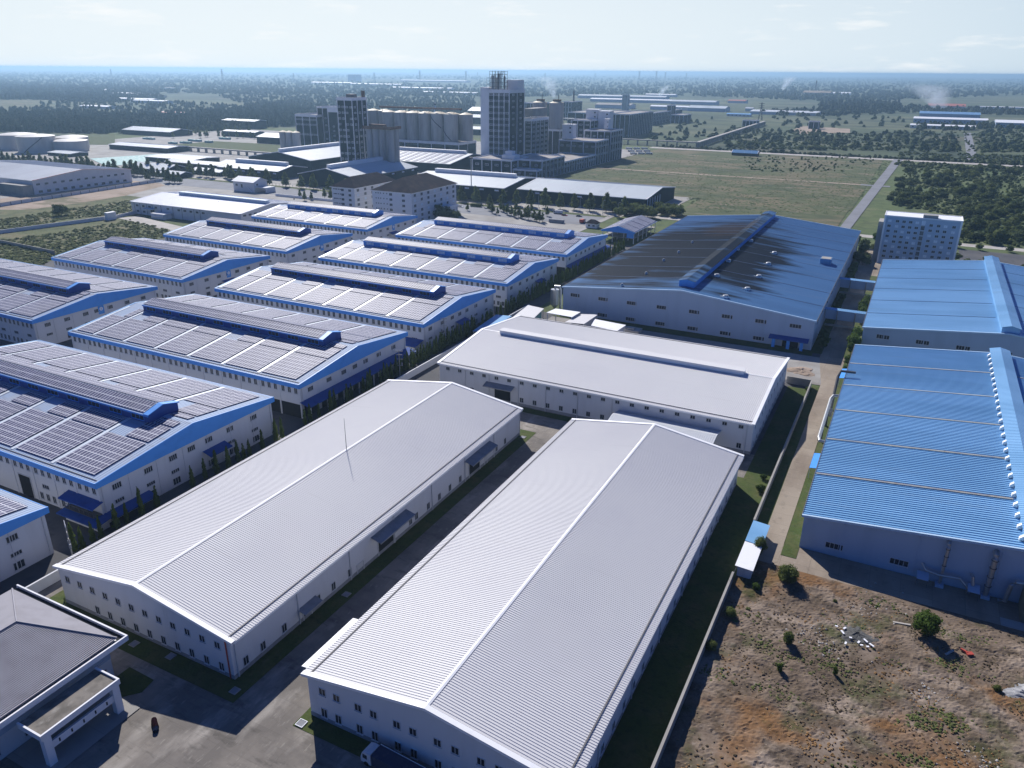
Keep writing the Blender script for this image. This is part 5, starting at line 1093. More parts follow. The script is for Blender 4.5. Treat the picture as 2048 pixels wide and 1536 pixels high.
def stuff_clumps(name, label, pts, w_, h, m_, seed=1, nface=7, n_lob=1, zj=.0):
    """many low crowns in one mesh, built with numpy"""
    rs = np.random.RandomState(seed); temps = []
    for k_ in range(6):
        nu, nv = nface, 4; vs = []
        for j in range(nv+1):
            ph = math.pi*(.02+.62*j/nv)
            for i in range(nu):
                th = 2*math.pi*i/nu; s_ = .7+.55*rs.rand(); vs.append((s_*math.sin(ph)*math.cos(th)*.5, s_*math.sin(ph)*math.sin(th)*.5, (.35+.6*math.cos(ph)*s_)))
        fs = [(j*nu+i, (j+1)*nu+i, (j+1)*nu+(i+1)%nu, j*nu+(i+1)%nu) for j in range(nv) for i in range(nu)]+[tuple(range(nu))[::-1][::-1]]
        temps.append((np.array(vs), fs))
    P_ = np.array(pts); V = []; F = []; b = 0
    for i, p in enumerate(P_):
        tv, tf = temps[i % 6]; a = rs.rand()*6.28; ws = w_*(.6+.8*rs.rand()); hs = h*(.6+.7*rs.rand()); c, s_ = math.cos(a), math.sin(a)
        x = (tv[:,0]*c-tv[:,1]*s_)*ws+p[0]; y = (tv[:,0]*s_+tv[:,1]*c)*ws*(.8+.4*rs.rand())+p[1]; V.append(np.stack([x, y, tv[:,2]*hs+zj], 1)); F += [tuple(q+b for q in f) for f in tf]; b += len(tv)
    me = bpy.data.meshes.new(name); me.from_pydata(np.concatenate(V).tolist(), [], F); me.materials.append(M[m_]); me.update()
    return link(name, me, None, label=label, cat=None, kind='stuff')
def wp(pxs): return [at(*q)[:2] for q in pxs]
stuff_clumps('undergrowth', None, [v[:2] for v in rest], 8, 6, 'leaf_dark', 11, 7)
stuff_clumps('undergrowth', None, [q for q in wp(scatter(near, 1500, 13)+scatter([(1480,312),(1770,316),(1700,345),(1500,345)], 160, 14)) if not (-24 < q[0] < 30 and q[1] < 556) and not (-50 < q[0] < -16 and q[1] < 1120) and not (550 < q[1] < 570)], 3.0, 1.9, 'leaf', 12, 6)
stuff_clumps('undergrowth', None, [q for q in wp(scatter(mid, 1100, 15)+scatter([(1800,305),(2048,312),(2048,345),(1790,335)], 500, 16)) if not (1088 < q[1] < 1122)], 4.5, 2.6, 'leaf', 13, 6)
stuff_clumps('weeds', None, wp(scatter([(0,545),(0,480),(110,468),(260,440),(340,462),(330,475),(110,515),(90,530)], 1500, 17)+scatter([(0,460),(0,440),(90,425),(270,400),(268,425),(130,440),(40,460)], 700, 18)), 2.4, .9, 'grass_green', 14, 6)
stuff_clumps('weeds', None, wp(scatter([(1130,355),(1270,305),(1560,318),(1790,322),(1690,430),(1400,425),(1350,372)], 5200, 19)), 2.6, .5, 'scrub', 15, 6)
stuff_clumps('hedge_row', None, [(x+rnd.uniform(-1,1), 1118+rnd.uniform(-2,2)) for x in range(-330, 700, 6)], 7, 4.2, 'leaf_dark', 16, 7)
psheet('field', [(0,200),(78,201),(84,217),(0,218)], M['field'], .6)
# woods far off
FZ = [([(0,228),(320,236),(430,226),(600,212),(600,252),(440,262),(330,262),(230,268),(0,264)], 3300, 8, 12), ([(0,172),(300,176),(330,200),(200,206),(80,200),(0,200)], 1700, 11, 12), ([(80,206),(340,204),(470,212),(590,200),(600,214),(430,226),(300,232),(0,226),(0,218),(80,216)], 520, 8, 9), ([(0,150),(360,152),(600,160),(950,172),(950,195),(600,192),(300,186),(0,192)], 2600, 16, 14), ([(950,160),(2048,158),(2048,190),(1700,205),(1300,190),(950,196)], 3600, 16, 13), ([(1500,226),(1800,213),(2048,222),(2048,232),(1830,226),(1600,235)], 420, 11, 11), ([(1640,206),(1800,208),(1800,222),(1640,222)], 260, 12, 14), ([(430,190),(950,196),(950,238),(700,215),(600,245)], 1200, 10, 10), ([(1830,262),(2048,262),(2048,250),(1830,250)], 120, 9, 9)]
for i, (P_, n, w_, h) in enumerate(FZ): stuff_clumps('forest', None, wp(scatter(P_, n, 30+i)), w_, h, 'leaf_far', 40+i, 6)
stuff_clumps('forest', None, wp(scatter([(0,143),(2048,150),(2048,162),(0,156)], 1800, 60)), 30, 18, 'leaf_far', 61, 6)
# dry grass tufts on the lot
def tufts(name, pts, h, m_, seed, nb=5):
    rs = np.random.RandomState(seed); V = []; F = []; b = 0
    for (x, y) in pts:
        s_ = h*(.5+rs.rand())
        for k_ in range(nb):
            a = rs.rand()*6.28; r0 = rs.rand()*.35*s_/h; dx, dy = math.cos(a), math.sin(a); w_ = .10+.12*rs.rand(); ox, oy = x+dx*r0, y+dy*r0
            V += [(ox-dy*w_, oy+dx*w_, .15), (ox+dy*w_, oy-dx*w_, .15), (ox+dx*s_*.7+dy*w_*.5, oy+dy*s_*.7-dx*w_*.5, .15+s_*(.5+.5*rs.rand()))]; F.append((b, b+1, b+2)); b += 3
    me = bpy.data.meshes.new(name); me.from_pydata(V, [], F); me.materials.append(M[m_]); me.update(); return link(name, me, None, kind='stuff')
rs = np.random.RandomState(9)
cl = rs.rand(150, 2)*[70, 118]+[-19, 28]
def lotpts(n, seed, sp):
    r2 = np.random.RandomState(seed); c = cl[r2.randint(0, len(cl), n)]; q = c+r2.normal(size=(n, 2))*sp; return [tuple(v) for v in q if -19 < v[0] < 62 and 30 < v[1] < 151.5]
M['tuft_dry'] = mat('tuft_dry', (.15,.115,.075), [((.30,.17,.07), .045, .48, .58, S1, .9), ((.34,.26,.17), .4, .5, .7, S1, .8), ((.07,.055,.035), .25, .5, .62, S1, .8)], rough=1, spec=.03)
stuff_clumps('dry_grass', None, lotpts(15000, 1, 7),   .42, .22, 'tuft_dry', 2, 5, zj=.2)
stuff_clumps('weeds', None, [tuple(v) for c in rs.rand(46, 2)*[66, 88]+[-18, 62] for v in c+rs.normal(size=(60, 2))*[2.4, 1.0] if v[0] > -19 and v[1] < 151], .52, .26, 'grass_green', 3, 5, zj=.2)
stuff_clumps('rubble', None, [tuple(v) for c, n, s_ in (((-2,131),60,3),((18,126),50,1.5),((25,112),70,3),((6,146),40,4)) for v in rs.normal(size=(n,2))*s_+c], .34, .22, 'pale', 21, 5, zj=.25)
# bare heaps on the lot
def heap(name, label, cx, cy, rx, ry, h, m_, seed, cat='heap'):
    rs = np.random.RandomState(seed); mb = MB(); nu, nv = 26, 7; vs = []
    for j in range(nv+1):
        for i in range(nu):
            th = 2*math.pi*i/nu; k_ = j/nv; q = (1-k_)*(1+.22*math.sin(3*th+seed)+.18*rs.randn()*.5); vs.append((cx+rx*q*math.cos(th), cy+ry*q*math.sin(th), .13+h*(k_**.8)*(1+.25*rs.randn()*.5)))
    mb.add(vs, [(j*nu+i, j*nu+(i+1)%nu, (j+1)*nu+(i+1)%nu, (j+1)*nu+i) for j in range(nv) for i in range(nu)])
    return thing_mesh(mb, name, M[m_], label, cat)
p = at(1712,1272); heap('ash_heap', 'flat dark grey ash patch with white scraps in the middle of the dry lot', p[0], p[1], 4.2, 3.2, .62, 'gravel_grey', 2)
M['ash'] = mat('ash', (.11,.11,.105), [((.06,.06,.06), .8, .45, .65, S1, .9), ((.3,.3,.29), 2.2, .64, .72, S1, .9)], rough=1)
bpy.data.objects['ash_heap'].data.materials[0] = M['ash']
p = at(2040,1388); heap('gravel_heap', 'pale grey gravel heap at the right edge of the dry lot', p[0]+1.5, p[1], 5, 3, .8, 'gravel_grey', 3)
p = at(1600,745); heap('rubble_heap', 'brown rubble heap at the corner behind the crosswise warehouse', p[0], p[1]+1, 5.5, 4.5, .9, 'dirt', 4)
for i, (px, py) in enumerate(((1672,1258),(1688,1262),(1684,1270),(1700,1281),(1716,1290),(1730,1287),(1722,1296),(1690,1292),(1742,1296),(1734,1299))):
    p = at(px, py); mb = MB(); mb.rbox(p[0], p[1], .62, .76, .5+.25*(i % 3), .35, i*1.1); thing_mesh(mb, 'foam_scrap', M['trim_white'], 'white scrap of foam lying around the dark ash patch', 'scrap', 'white scraps round the ash patch')
p = at(1938,1312); mb = MB(); mb.rbox(p[0], p[1], .4, .7, 1.2, .8, .5); mb.rbox(p[0]-.9, p[1]+.35, .4, .75, 1.3, .35, -.5); thing_mesh(mb, 'tarpaulin', M['red'], 'crumpled red tarpaulin lying below the biggest bush', 'tarpaulin')
for l_, px, py, a, L_ in (('broken white pipe on the dry lot, by the red tarpaulin', 1898, 1308, 1.0, 2.4), ('thin pale plank lying left of the biggest bush', 1803, 1250, .2, 3.2)):
    p = at(px, py); mb = MB(); mb.rbox(p[0], p[1], .2, .45, L_, .4, a); thing_mesh(mb, 'plank', M['pale'], l_, 'debris')
# ------------------------------------------------------------------ huts, pipes, poles, vehicles
h = empty('hut', -17.9, 154, 0, 0, 'small hut with a half blue, half white flat roof beside the tan road', 'hut')
mb = MB(); mb.box(-19.4, -16.5, 144.6, 163.2, 0, 2.75); mb.build('wall', M['wall_white'], h)
mb = MB(); mb.prism([(-19.9,154.4),(-16.1,154.4),(-16.1,163.8),(-19.9,163.8)], [3.1,2.78,2.78,3.1], [3.22,2.9,2.9,3.22]); mb.build('blue_roof', M['roof_blue_light'], h)
mb = MB(); mb.prism([(-19.9,144),(-16.1,144),(-16.1,154.4),(-19.9,154.4)], [3.0,2.76,2.76,3.0], [3.08,2.84,2.84,3.08]); mb.build('white_roof', M['trim_white'], h)
door(h, 's', -18.4, 1.0, 2.0, 144.6, 'frame'); fwin(h, 'e', 158, 1.6, -16.5, 1.2, .8)
def small_canopy(label, x0, x1, y0, y1, z): 
    mb = MB(); mb.mi = 0; mb.prism([(x0,y0),(x1,y0),(x1,y1),(x0,y1)], [z-.4,z,z,z-.4], [z-.3,z+.1,z+.1,z-.3]); mb.mi = 1
    for (x, y) in ((x0+.1,y0+.1),(x0+.1,y1-.1)): mb.box(x-.06, x+.06, y-.06, y+.06, 0, z-.4)
    return thing_mesh(mb, 'canopy_shelter', [M['trim_blue'], M['frame']], label, 'canopy')
small_canopy('small blue canopy halfway along the nearest blue hall, over the tan road', -11.9, -9.35, 197, 206.5, 3.6); small_canopy('small blue canopy at the far corner of the nearest blue hall', -11.8, -9.35, 270, 280, 3.6)
# lean-to sheds between the crosswise warehouse and the soot stained hall
def flat_shed(label, px, z, m_, side='wall_white', dz=0):
    P_ = [at(a, b_, z)[:2] for a, b_ in px]; t = empty('lean_to', sum(p[0] for p in P_)/4, sum(p[1] for p in P_)/4, 0, 0, label, 'shed', None)
    mb = MB(); mb.prism(P_, z-.12, z); mb.build('roof', M[m_], t); c = (sum(p[0] for p in P_)/4, sum(p[1] for p in P_)/4)
    for p in P_: q = (p[0]+(c[0]-p[0])*.06, p[1]+(c[1]-p[1])*.06); mb = MB(); mb.box(q[0]-.15, q[0]+.15, q[1]-.15, q[1]+.15, 0, z-.13); mb.build('post', M['frame'], t)
    P2 = [(p[0]+(c[0]-p[0])*.08, p[1]+(c[1]-p[1])*.08) for p in P_]; a, b_ = P2[1], P2[2]; mb = MB(); an = math.atan2(b_[1]-a[1], b_[0]-a[0]); mb.rbox((a[0]+b_[0])/2, (a[1]+b_[1])/2, .02, z-.14, math.hypot(b_[0]-a[0], b_[1]-a[1])*.8, .15, an); mb.build('wall', M[side], t); return t
flat_shed('white flat lean-to roof standing highest in the cluttered yard by the sooty hall', [(1093,625),(1144,634),(1161,624),(1111,617)], 5.5, 'trim_white')
flat_shed('grey lean-to roof between the highest white one and the sooty hall', [(1130,644),(1168,648),(1196,629),(1162,628)], 4.6, 'roof_white'); flat_shed('pale lean-to roof nearest to the middle of the crosswise warehouse', [(1182,651),(1234,662),(1252,650),(1190,638)], 4.6, 'trim_white')
flat_shed('long grey roofed shed beside the cypress row, behind the crosswise warehouse', [(1022,637),(1058,645),(1088,617),(1056,610)], 4.4, 'roof_white', 'turq'); flat_shed('blue lean-to roof between the cypress row and the crosswise warehouse', [(945,662),(968,664),(1024,632),(992,629)], 3.4, 'roof_blue_light')
p = at(1262,664); mb = MB(); mb.box(p[0]-4, p[0]+4, p[1]-2.5, p[1]+2.5, 0, 1.5); mb.box(p[0]-2, p[0]+1.5, p[1]-1.5, p[1]+1, 1.5, 2.1); thing_mesh(mb, 'scrap_bin', M['pale'], 'open bin of scrap beside the pale lean-to roof', 'bin')
for l_, px, py, r0, h0 in (('silver dust collector cylinder at the left front corner of the sooty hall', 1109, 617, 1.9, 9.0),):
    p = at(px, py); t = empty('dust_collector', p[0], p[1], 0, 0, l_, 'dust collector'); mb = MB(); mb.cyl(p[0], p[1], 2, h0, r0, n=16); mb.cyl(p[0], p[1], .3, 2, .5, r0, 16); mb.build('body', M['steel'], t, smooth=False)
    mb = MB(); mb.tube([(p[0], p[1], h0), (p[0], p[1], h0+1.4), (p[0]+2.4, p[1], h0+1.6), (p[0]+2.8, p[1], h0), (p[0]+2.8, p[1], 0)], .55, 8); mb.build('duct', M['steel'], t)
# exhaust ducts on the nearest blue hall
def duct(label, x, top_y, r_, extra=True):
    t = empty('exhaust_duct', x, 161, 0, 0, label, 'exhaust duct', None); z1 = 10.0
    mb = MB(); mb.tube([(x, 161.0, .8), (x, 161.0, z1-.4), (x, 161.25, z1+.2), (x, 162.2, z1+.6), (x, 164.2, z1+.7)], [r_*.8, r_, r_, r_, r_], 12); mb.build('pipe', M['steel'], t)
    for z in (3, 5.2, 7.4, 9.2): mb = MB(); mb.cyl(x, 161.0, z, z+.12, r_*1.16, n=12); mb.build('clamp', M['dark_steel'], t)
    mb = MB(); mb.box(x-.8, x+.8, 160.2, 161.8, 0, .78); mb.build('fan_base', M['wall_pale_blue'], t); return t
d1 = duct('slim silver exhaust duct climbing the front of the nearest blue hall', 21.2-2, 0, .38); d2 = duct('thick silver exhaust duct climbing the front of the nearest blue hall', 29.6-2, 0, .58)
mb = MB(); mb.tube([(15.4, 161.8, 4.2), (16.2, 160.8, 3.3), (18.6, 160.6, 3.0), (22.5, 160.6, 3.4), (24.3, 160.5, 1.6), (24.6, 160.6, .5)], .3, 8); mb.build('branch_pipe', M['steel'], d1)
mb = MB(); mb.tube([(24.4, 161.8, 4.4), (24.7, 160.9, 4.3), (25.0, 160.6, 2.5)], .3, 8); mb.build('branch_pipe', M['steel'], d1)
for x, l_ in ((15.8, 'small tilted canopy left of the slim exhaust duct'), (25.2, 'small tilted canopy between the two exhaust ducts')):
    mb = MB(); mb.mi = 0; mb.prism([(x-1.1,158.7),(x+1.1,158.7),(x+1.1,161.2),(x-1.1,161.2)], [2.0,2.0,2.5,2.5], [2.08,2.08,2.58,2.58]); mb.mi = 1
    for a in (x-1, x+1): mb.box(a-.05, a+.05, 158.8, 158.9, 0, 2.0)
    thing_mesh(mb, 'canopy_shelter', [M['wall_pale_blue'], M['dark_steel']], l_, 'canopy')
an = empty('filter_house', 38.6, 158, 0, 0, 'olive ribbed filter house with louvres built against the nearest blue hall', 'filter house')
M['olive'] = mat('olive', (.17,.165,.12), [((.11,.105,.08), .4, .5, .75, (1,1,.2), .7)], rough=.7)
mb = MB(); mb.box(33.5, 52, 155.5, 161.6, 0, 5.2)
for i in range(36): mb.box(33.55+i*.5, 33.7+i*.5, 155.42, 155.5, 0, 5.2)
mb.build('wall', M['olive'], an); mb = MB(); mb.box(33.3, 52.2, 155.3, 161.8, 5.2, 5.45)
for i in range(24): mb.box(33.4+i*.78, 33.5+i*.78, 155.4, 161.7, 5.45, 5.6)
mb.build('roof', M['plinth'], an)
for x in (36.4, 41.0, 46): 
    mb = MB()
    for q in range(5): mb.box(x-1.0, x+1.0, 155.3, 155.4, .6+q*.36, .8+q*.36)
    mb.build('louvre', M['frame'], an)
mb = MB(); mb.tube([(33.2, 160.5, 5.9), (32, 160.5, 5.8), (31.3, 160.5, 5.0), (31, 160.5, .8), (29.8, 160.5, .6)], .42, 10); mb.build('duct', M['steel'], an)
rect('path', 30, 60, 150.8, 155.3, M['pale_conc'], .24)
# wall ducts on the road side of the same hall
t = empty('wall_duct', -12, 240, 0, 0, 'long silver duct lying beside the nearest blue hall above the tan road', 'exhaust duct')
mb = MB(); mb.tube([(-9.8, 214.5, 3.6), (-11.5, 214.5, 3.6), (-11.9, 216.5, 3.8), (-11.9, 243, 5.6), (-11.4, 244.6, 6.2), (-9.8, 245, 6.3)], .5, 10); mb.build('pipe', M['steel'], t)
for y in (222, 234): mb = MB(); mb.box(-12.5, -11.3, y-.15, y+.15, 0, 4); mb.build('support', M['dark_steel'], t)
t = empty('wall_duct', -11.6, 256, 0, 0, 'dark angular flue rising from the road and bending onto the blue roof', 'exhaust duct')
mb = MB(); mb.tube([(-11.6, 247, .5), (-11.6, 256, 8.6), (-11.0, 257, 10.4), (-6.6, 257, 10.6)], .45, 8); mb.build('pipe', M['dark_steel'], t)
mb = MB(); mb.box(-12.4, -10.6, 236, 239, 2.6, 4.2); mb.build('filter_box', M['pale'], t)
# utility pole
def utility_pole(label, x, y, h, a=0):
    t = empty('utility_pole', x, y, 0, 0, label, 'utility pole', None)
    mb = MB(); mb.tube([(x, y, 0), (x, y, h)], [.2, .13], 8); mb.build('mast', M['conc'], t)
    for z, l_ in ((h-.3, 2.6), (h-1.6, 2.4), (h-3.2, 2.4), (h-5.6, 2.6)):
        mb = MB(); mb.rbox(x, y, z, z+.14, l_, .14, a); mb.build('cross_arm', M['pale'], t)
    for k_ in range(6):
        u = -1.2+k_*.48; mb = MB(); mb.cyl(x+u*math.cos(a), y+u*math.sin(a), h-.16, h+.3, .07, n=6); mb.build('insulator', M['trim_white'], t)
    for u in (-.9, .9): mb = MB(); mb.cyl(x+u*math.cos(a), y+u*math.sin(a), h-5.4, h-4.5, .28, n=8); mb.build('fuse_box', M['plinth'], t)
    return t
utility_pole('concrete utility pole with cross arms in front of the long solar hall at the left', *at(152,1140)[:2], 11.5, -.5)
utility_pole('concrete utility pole beside the gable of the third solar hall', *at(889,690)[:2], 11, .7); utility_pole('concrete utility pole by the white boundary wall, near the loading canopy', *at(800,752)[:2], 9.5, .4)
def street_lamp(label, px, py, h, group='thin street lamps', arm=1.4):
    p = at(px, py); t = empty('street_lamp', p[0], p[1], 0, 0, label, 'street lamp', group); mb = MB(); mb.tube([(p[0], p[1], 0), (p[0], p[1], h), (p[0]+arm, p[1]-.4, h+.4)], [.12, .08, .06], 5); mb.build('pole', M['frame'], t)
    mb = MB(); mb.rbox(p[0]+arm, p[1]-.4, h+.3, h+.45, .8, .3, 0); mb.build('lamp_head', M['frame'], t); return t
for px, py in ((1011,408),(1077,415),(1160,423),(1205,428),(1235,433)): street_lamp('thin street lamp in the road beside the conical trees', px, py, 10, 'street lamps by the conical trees')
p = at(943,400); t = empty('lighting_mast', p[0], p[1], 0, 0, 'tall grey lighting mast right of the four storey office', 'mast'); mb = MB(); mb.tube([(p[0], p[1], 0), (p[0], p[1], 34)], [.55, .3], 8); mb.build('pole', M['steel'], t); mb = MB(); mb.cyl(p[0], p[1], 33, 34.4, 1.5, n=10); mb.build('lamp_ring', M['dark_steel'], t)
# vehicles
def box_car(label, x, y, a, m_, L_=4.3, W_=1.8, cat='car', group=None):
    t = empty('parked_car', x, y, 0, a, label, cat, group)
    def pr(mb, prof, w_): n = len(prof); mb.add([(u, -w_/2, z) for u, z in prof]+[(u, w_/2, z) for u, z in prof], [tuple(range(n)), tuple(reversed(range(n, 2*n)))]+[(i, i+n, (i+1)%n+n, (i+1)%n) for i in range(n)])
    mb = MB(); pr(mb, [(-L_/2,.35),(L_/2,.35),(L_/2,.8),(L_/2-1,.95),(-L_/2,.95)], W_); link('body', mb.mesh('body', M[m_]), t)
    mb = MB(); pr(mb, [(-L_/2+.3,.951),(L_/2-1.1,.951),(L_/2-1.7,1.45),(-L_/2+.8,1.45)], W_*.86); link('cabin', mb.mesh('cabin', M['glass']), t)
    for u in (-L_/2+.8, L_/2-.8):
        for v in (-W_/2, W_/2): mb = MB(); mb.tube([(u, v-.1, .33), (u, v+.1, .33)], .33, 10); link('wheel', mb.mesh('wheel', M['tyre']), t)
    return t
M['car_white'] = mat('car_white', (.65,.65,.66), rough=.3); M['car_dark'] = mat('car_dark', (.05,.05,.06), rough=.3); M['car_red'] = mat('car_red', (.35,.05,.05), rough=.3)
def truck(label, x, y, a, body='car_white', cargo='truck_blue', L_=8.5, bow=False, H_=2.9):
    t = empty('truck', x, y, 0, a, label, 'truck', None); cab0 = L_/2-2.0
    def pr(mb, prof, w_): n = len(prof); mb.add([(u, -w_/2, z) for u, z in prof]+[(u, w_/2, z) for u, z in prof], [tuple(range(n)), tuple(reversed(range(n, 2*n)))]+[(i, i+n, (i+1)%n+n, (i+1)%n) for i in range(n)])
    mb = MB(); pr(mb, [(cab0,.6),(L_/2,.6),(L_/2,1.5),(L_/2-.35,2.5),(L_/2-1.1,2.75),(cab0,2.75)], 2.3); link('cab', mb.mesh('cab', M[body]), t)
    mb = MB(); pr(mb, [(L_/2-.02,1.45),(L_/2+.03,1.5),(L_/2-.31,2.42),(L_/2-.4,2.42)], 2.0); link('windscreen', mb.mesh('windscreen', M['glass']), t)
    for v in (-1.16, 1.16): mb = MB(); mb.box(L_/2-1.3, L_/2-.45, v-.02, v+.02, 1.5, 2.3); link('side_window', mb.mesh('side_window', M['glass']), t)
    mb = MB(); mb.box(-L_/2, cab0-.2, -1.2, 1.2, .9, H_); link('cargo_box', mb.mesh('cargo_box', M[cargo]), t)
    if bow: mb = MB(); mb.box(-L_/2, cab0-.15, -1.28, -1.2, H_-.5, H_+.08); link('side_rail', mb.mesh('side_rail', M['white_paint']), t)
    mb = MB(); mb.box(-L_/2, L_/2-.3, -.45, .45, .55, .88); link('chassis', mb.mesh('chassis', M['dark_steel']), t)
    for u in (-L_/2+1, -L_/2+2.1, L_/2-1.1):
        for v in (-1.05, 1.05): mb = MB(); mb.tube([(u, v-.14, .48), (u, v+.14, .48)], .48, 12); link('wheel', mb.mesh('wheel', M['tyre']), t)
    return t
truck('white cabbed truck with a dark tarpaulin body parked below the nearest warehouse', *at(790,1548)[:2], math.pi-.06, L_=11.5, bow=True)
truck('white box truck parked on the road before the conical trees', *at(1116,428)[:2], math.pi, 'car_white', 'car_white', 7)
truck('small truck beside the gatehouse with an open tail', *at(1165,446)[:2], math.pi/2, 'car_white', 'red', 6.5)
def container(label, px, py, a, m_, L_=12, z=0):
    p = at(px, py); mb = MB(); mb.rbox(p[0], p[1], z, z+2.6, L_, 2.4, a)
    for i in range(int(L_/.6)): u = -L_/2+.3+i*.6; mb.rbox(p[0]+u*math.cos(a), p[1]+u*math.sin(a), z+.2, z+2.5, .25, 2.52, a)
    return thing_mesh(mb, 'shipping_container', M[m_], label, 'container')
container('grey shipping container lying beside the gatehouse', 1113, 446, .03, 'plinth', 11); container('green shipping container right of the four storey office', 952, 414, .03, 'leaf_dark', 9)
for i, (px, py, m_, l_) in enumerate(((1129,432,'car_red','dark red car parked right of the white box truck'), (1158,434,'car_dark','dark car on the road left of the gatehouse'), (921,415,'car_white','white car beside the lighting mast'))):
    p = at(px, py); box_car(l_, p[0], p[1], 0, m_)
g = empty('gatehouse', *at(1185,455)[:2], 0, 0, 'tiny white gatehouse with a dark hip roof behind the solar halls', 'gatehouse'); gx, gy = at(1185,455)[:2]
mb = MB(); mb.box(gx-4, gx+4, gy-3, gy+3, 0, 3.2); mb.build('wall', M['white_paint'], g); mb = MB(); z = 3.2; mb.add([(gx-4.6,gy-3.6,z),(gx+4.6,gy-3.6,z),(gx+4.6,gy+3.6,z),(gx-4.6,gy+3.6,z),(gx-1.5,gy,z+2.4),(gx+1.5,gy,z+2.4)], [(0,1,5,4),(1,2,5),(2,3,4,5),(3,0,4),(3,2,1,0)]); mb.build('roof', M['tile_roof'], g)
win(g, 's', gx-1.5, 1.8, gy-3, 1.4, 1.1, 2); win(g, 's', gx+1.8, 1.8, gy-3, 1.4, 1.1, 2); door(g, 'e', gy, 1.1, 2.1, gx+4)
# dark bundle lying on the yard
P3 = [at(a, b_, .3) for a, b_ in ((308,1439),(309,1448),(312,1457),(311,1465))]
mb = MB(); mb.mi = 0; mb.tube([(p[0], p[1], .42) for p in P3[:3]], [.42,.5,.5], 8); mb.mi = 1; mb.tube([(p[0], p[1], .40) for p in P3[2:]], [.5,.44], 8)
M['cloth_maroon'] = mat('cloth_maroon', (.014,.006,.009), rough=1, spec=.0); M['cloth_blue'] = mat('cloth_blue', (.008,.012,.03), rough=1, spec=0)
thing_mesh(mb, 'cloth_roll', [M['cloth_maroon'], M['cloth_blue']], 'dark maroon and blue cloth roll lying alone on the open yard', 'cloth roll')
for i, (px, py, lab) in enumerate(((603,1449,'white framed drain cover on the yard left of the nearest warehouse'), (269,1290,'pale framed drain cover in the grass below the left warehouse'), (342,1315,'faint drain cover halfway along the left warehouse front'), (693,1191,'drain cover in the grass strip between the two warehouses'), (470,1384,'drain cover at the near corner of the left warehouse'), (1046,876,'drain cover on the green corner behind the left warehouse'))):
    p = at(px, py); mb = MB(); z = .26; x, y = p[0], p[1]; mb.mi = 0
    for (a, b_, c, d) in ((-.75,.75,-.75,-.63),(-.75,.75,.63,.75),(-.75,-.63,-.63,.63),(.63,.75,-.63,.63)): mb.box(x+a, x+b_, y+c, y+d, z, z+.1)
    mb.mi = 1; mb.box(x-.61, x+.61, y-.61, y+.61, z, z+.05); thing_mesh(mb, 'drain_cover', [M['white_paint'] if i == 0 else M['conc'], M['plinth']], lab, 'drain cover')
for i, (px, py, L_) in enumerate(((298,279,22),(390,283,24),(372,287,20),(450,279,20),(346,288,14),(418,286,12))):
    p = at(px, py); mb = MB()
    for q in range(3): mb.rbox(p[0]+(q-1)*L_/3, p[1], 0, 2.6+.5*((q+i) % 2), L_/3-.6, 5.5, .02*q)
    thing_mesh(mb, 'covered_stack', M['turq'], 'low stack under teal covers on the pale yard left of the three slim silos', 'stack', 'teal covered stacks on the pale yard')
for i in range(9):
    p = at(1258+(i % 3)*14+i*1.5, 299+(i//3)*5); truck('white truck standing in the yard at the right end of the green mill', p[0], p[1], .05, 'car_white', 'car_white', 9)['group'] = 'white trucks at the right end of the mill'
for i in range(40):
    p = at(rnd.uniform(345, 510), rnd.choice((264, 270, 276))+rnd.uniform(-2, 2)); me, tm, th = sm[i % 3]; plant_tree('yard_tree', me, tm, th, p[0], p[1], rnd.uniform(1, 1.7), i, 'small dark tree on the yard before the wood, left of the wide green mill', 'tree', 'trees on the pale yard')
for i in range(12):
    p = at(rnd.uniform(600, 760), 398+rnd.uniform(-5, 4)); me, tm, th = sm[i % 3]; plant_tree('yard_tree', me, tm, th, p[0], p[1], rnd.uniform(.8, 1.3), i, 'small dark tree on the road behind the hip roofed offices', 'tree', 'trees behind the offices')
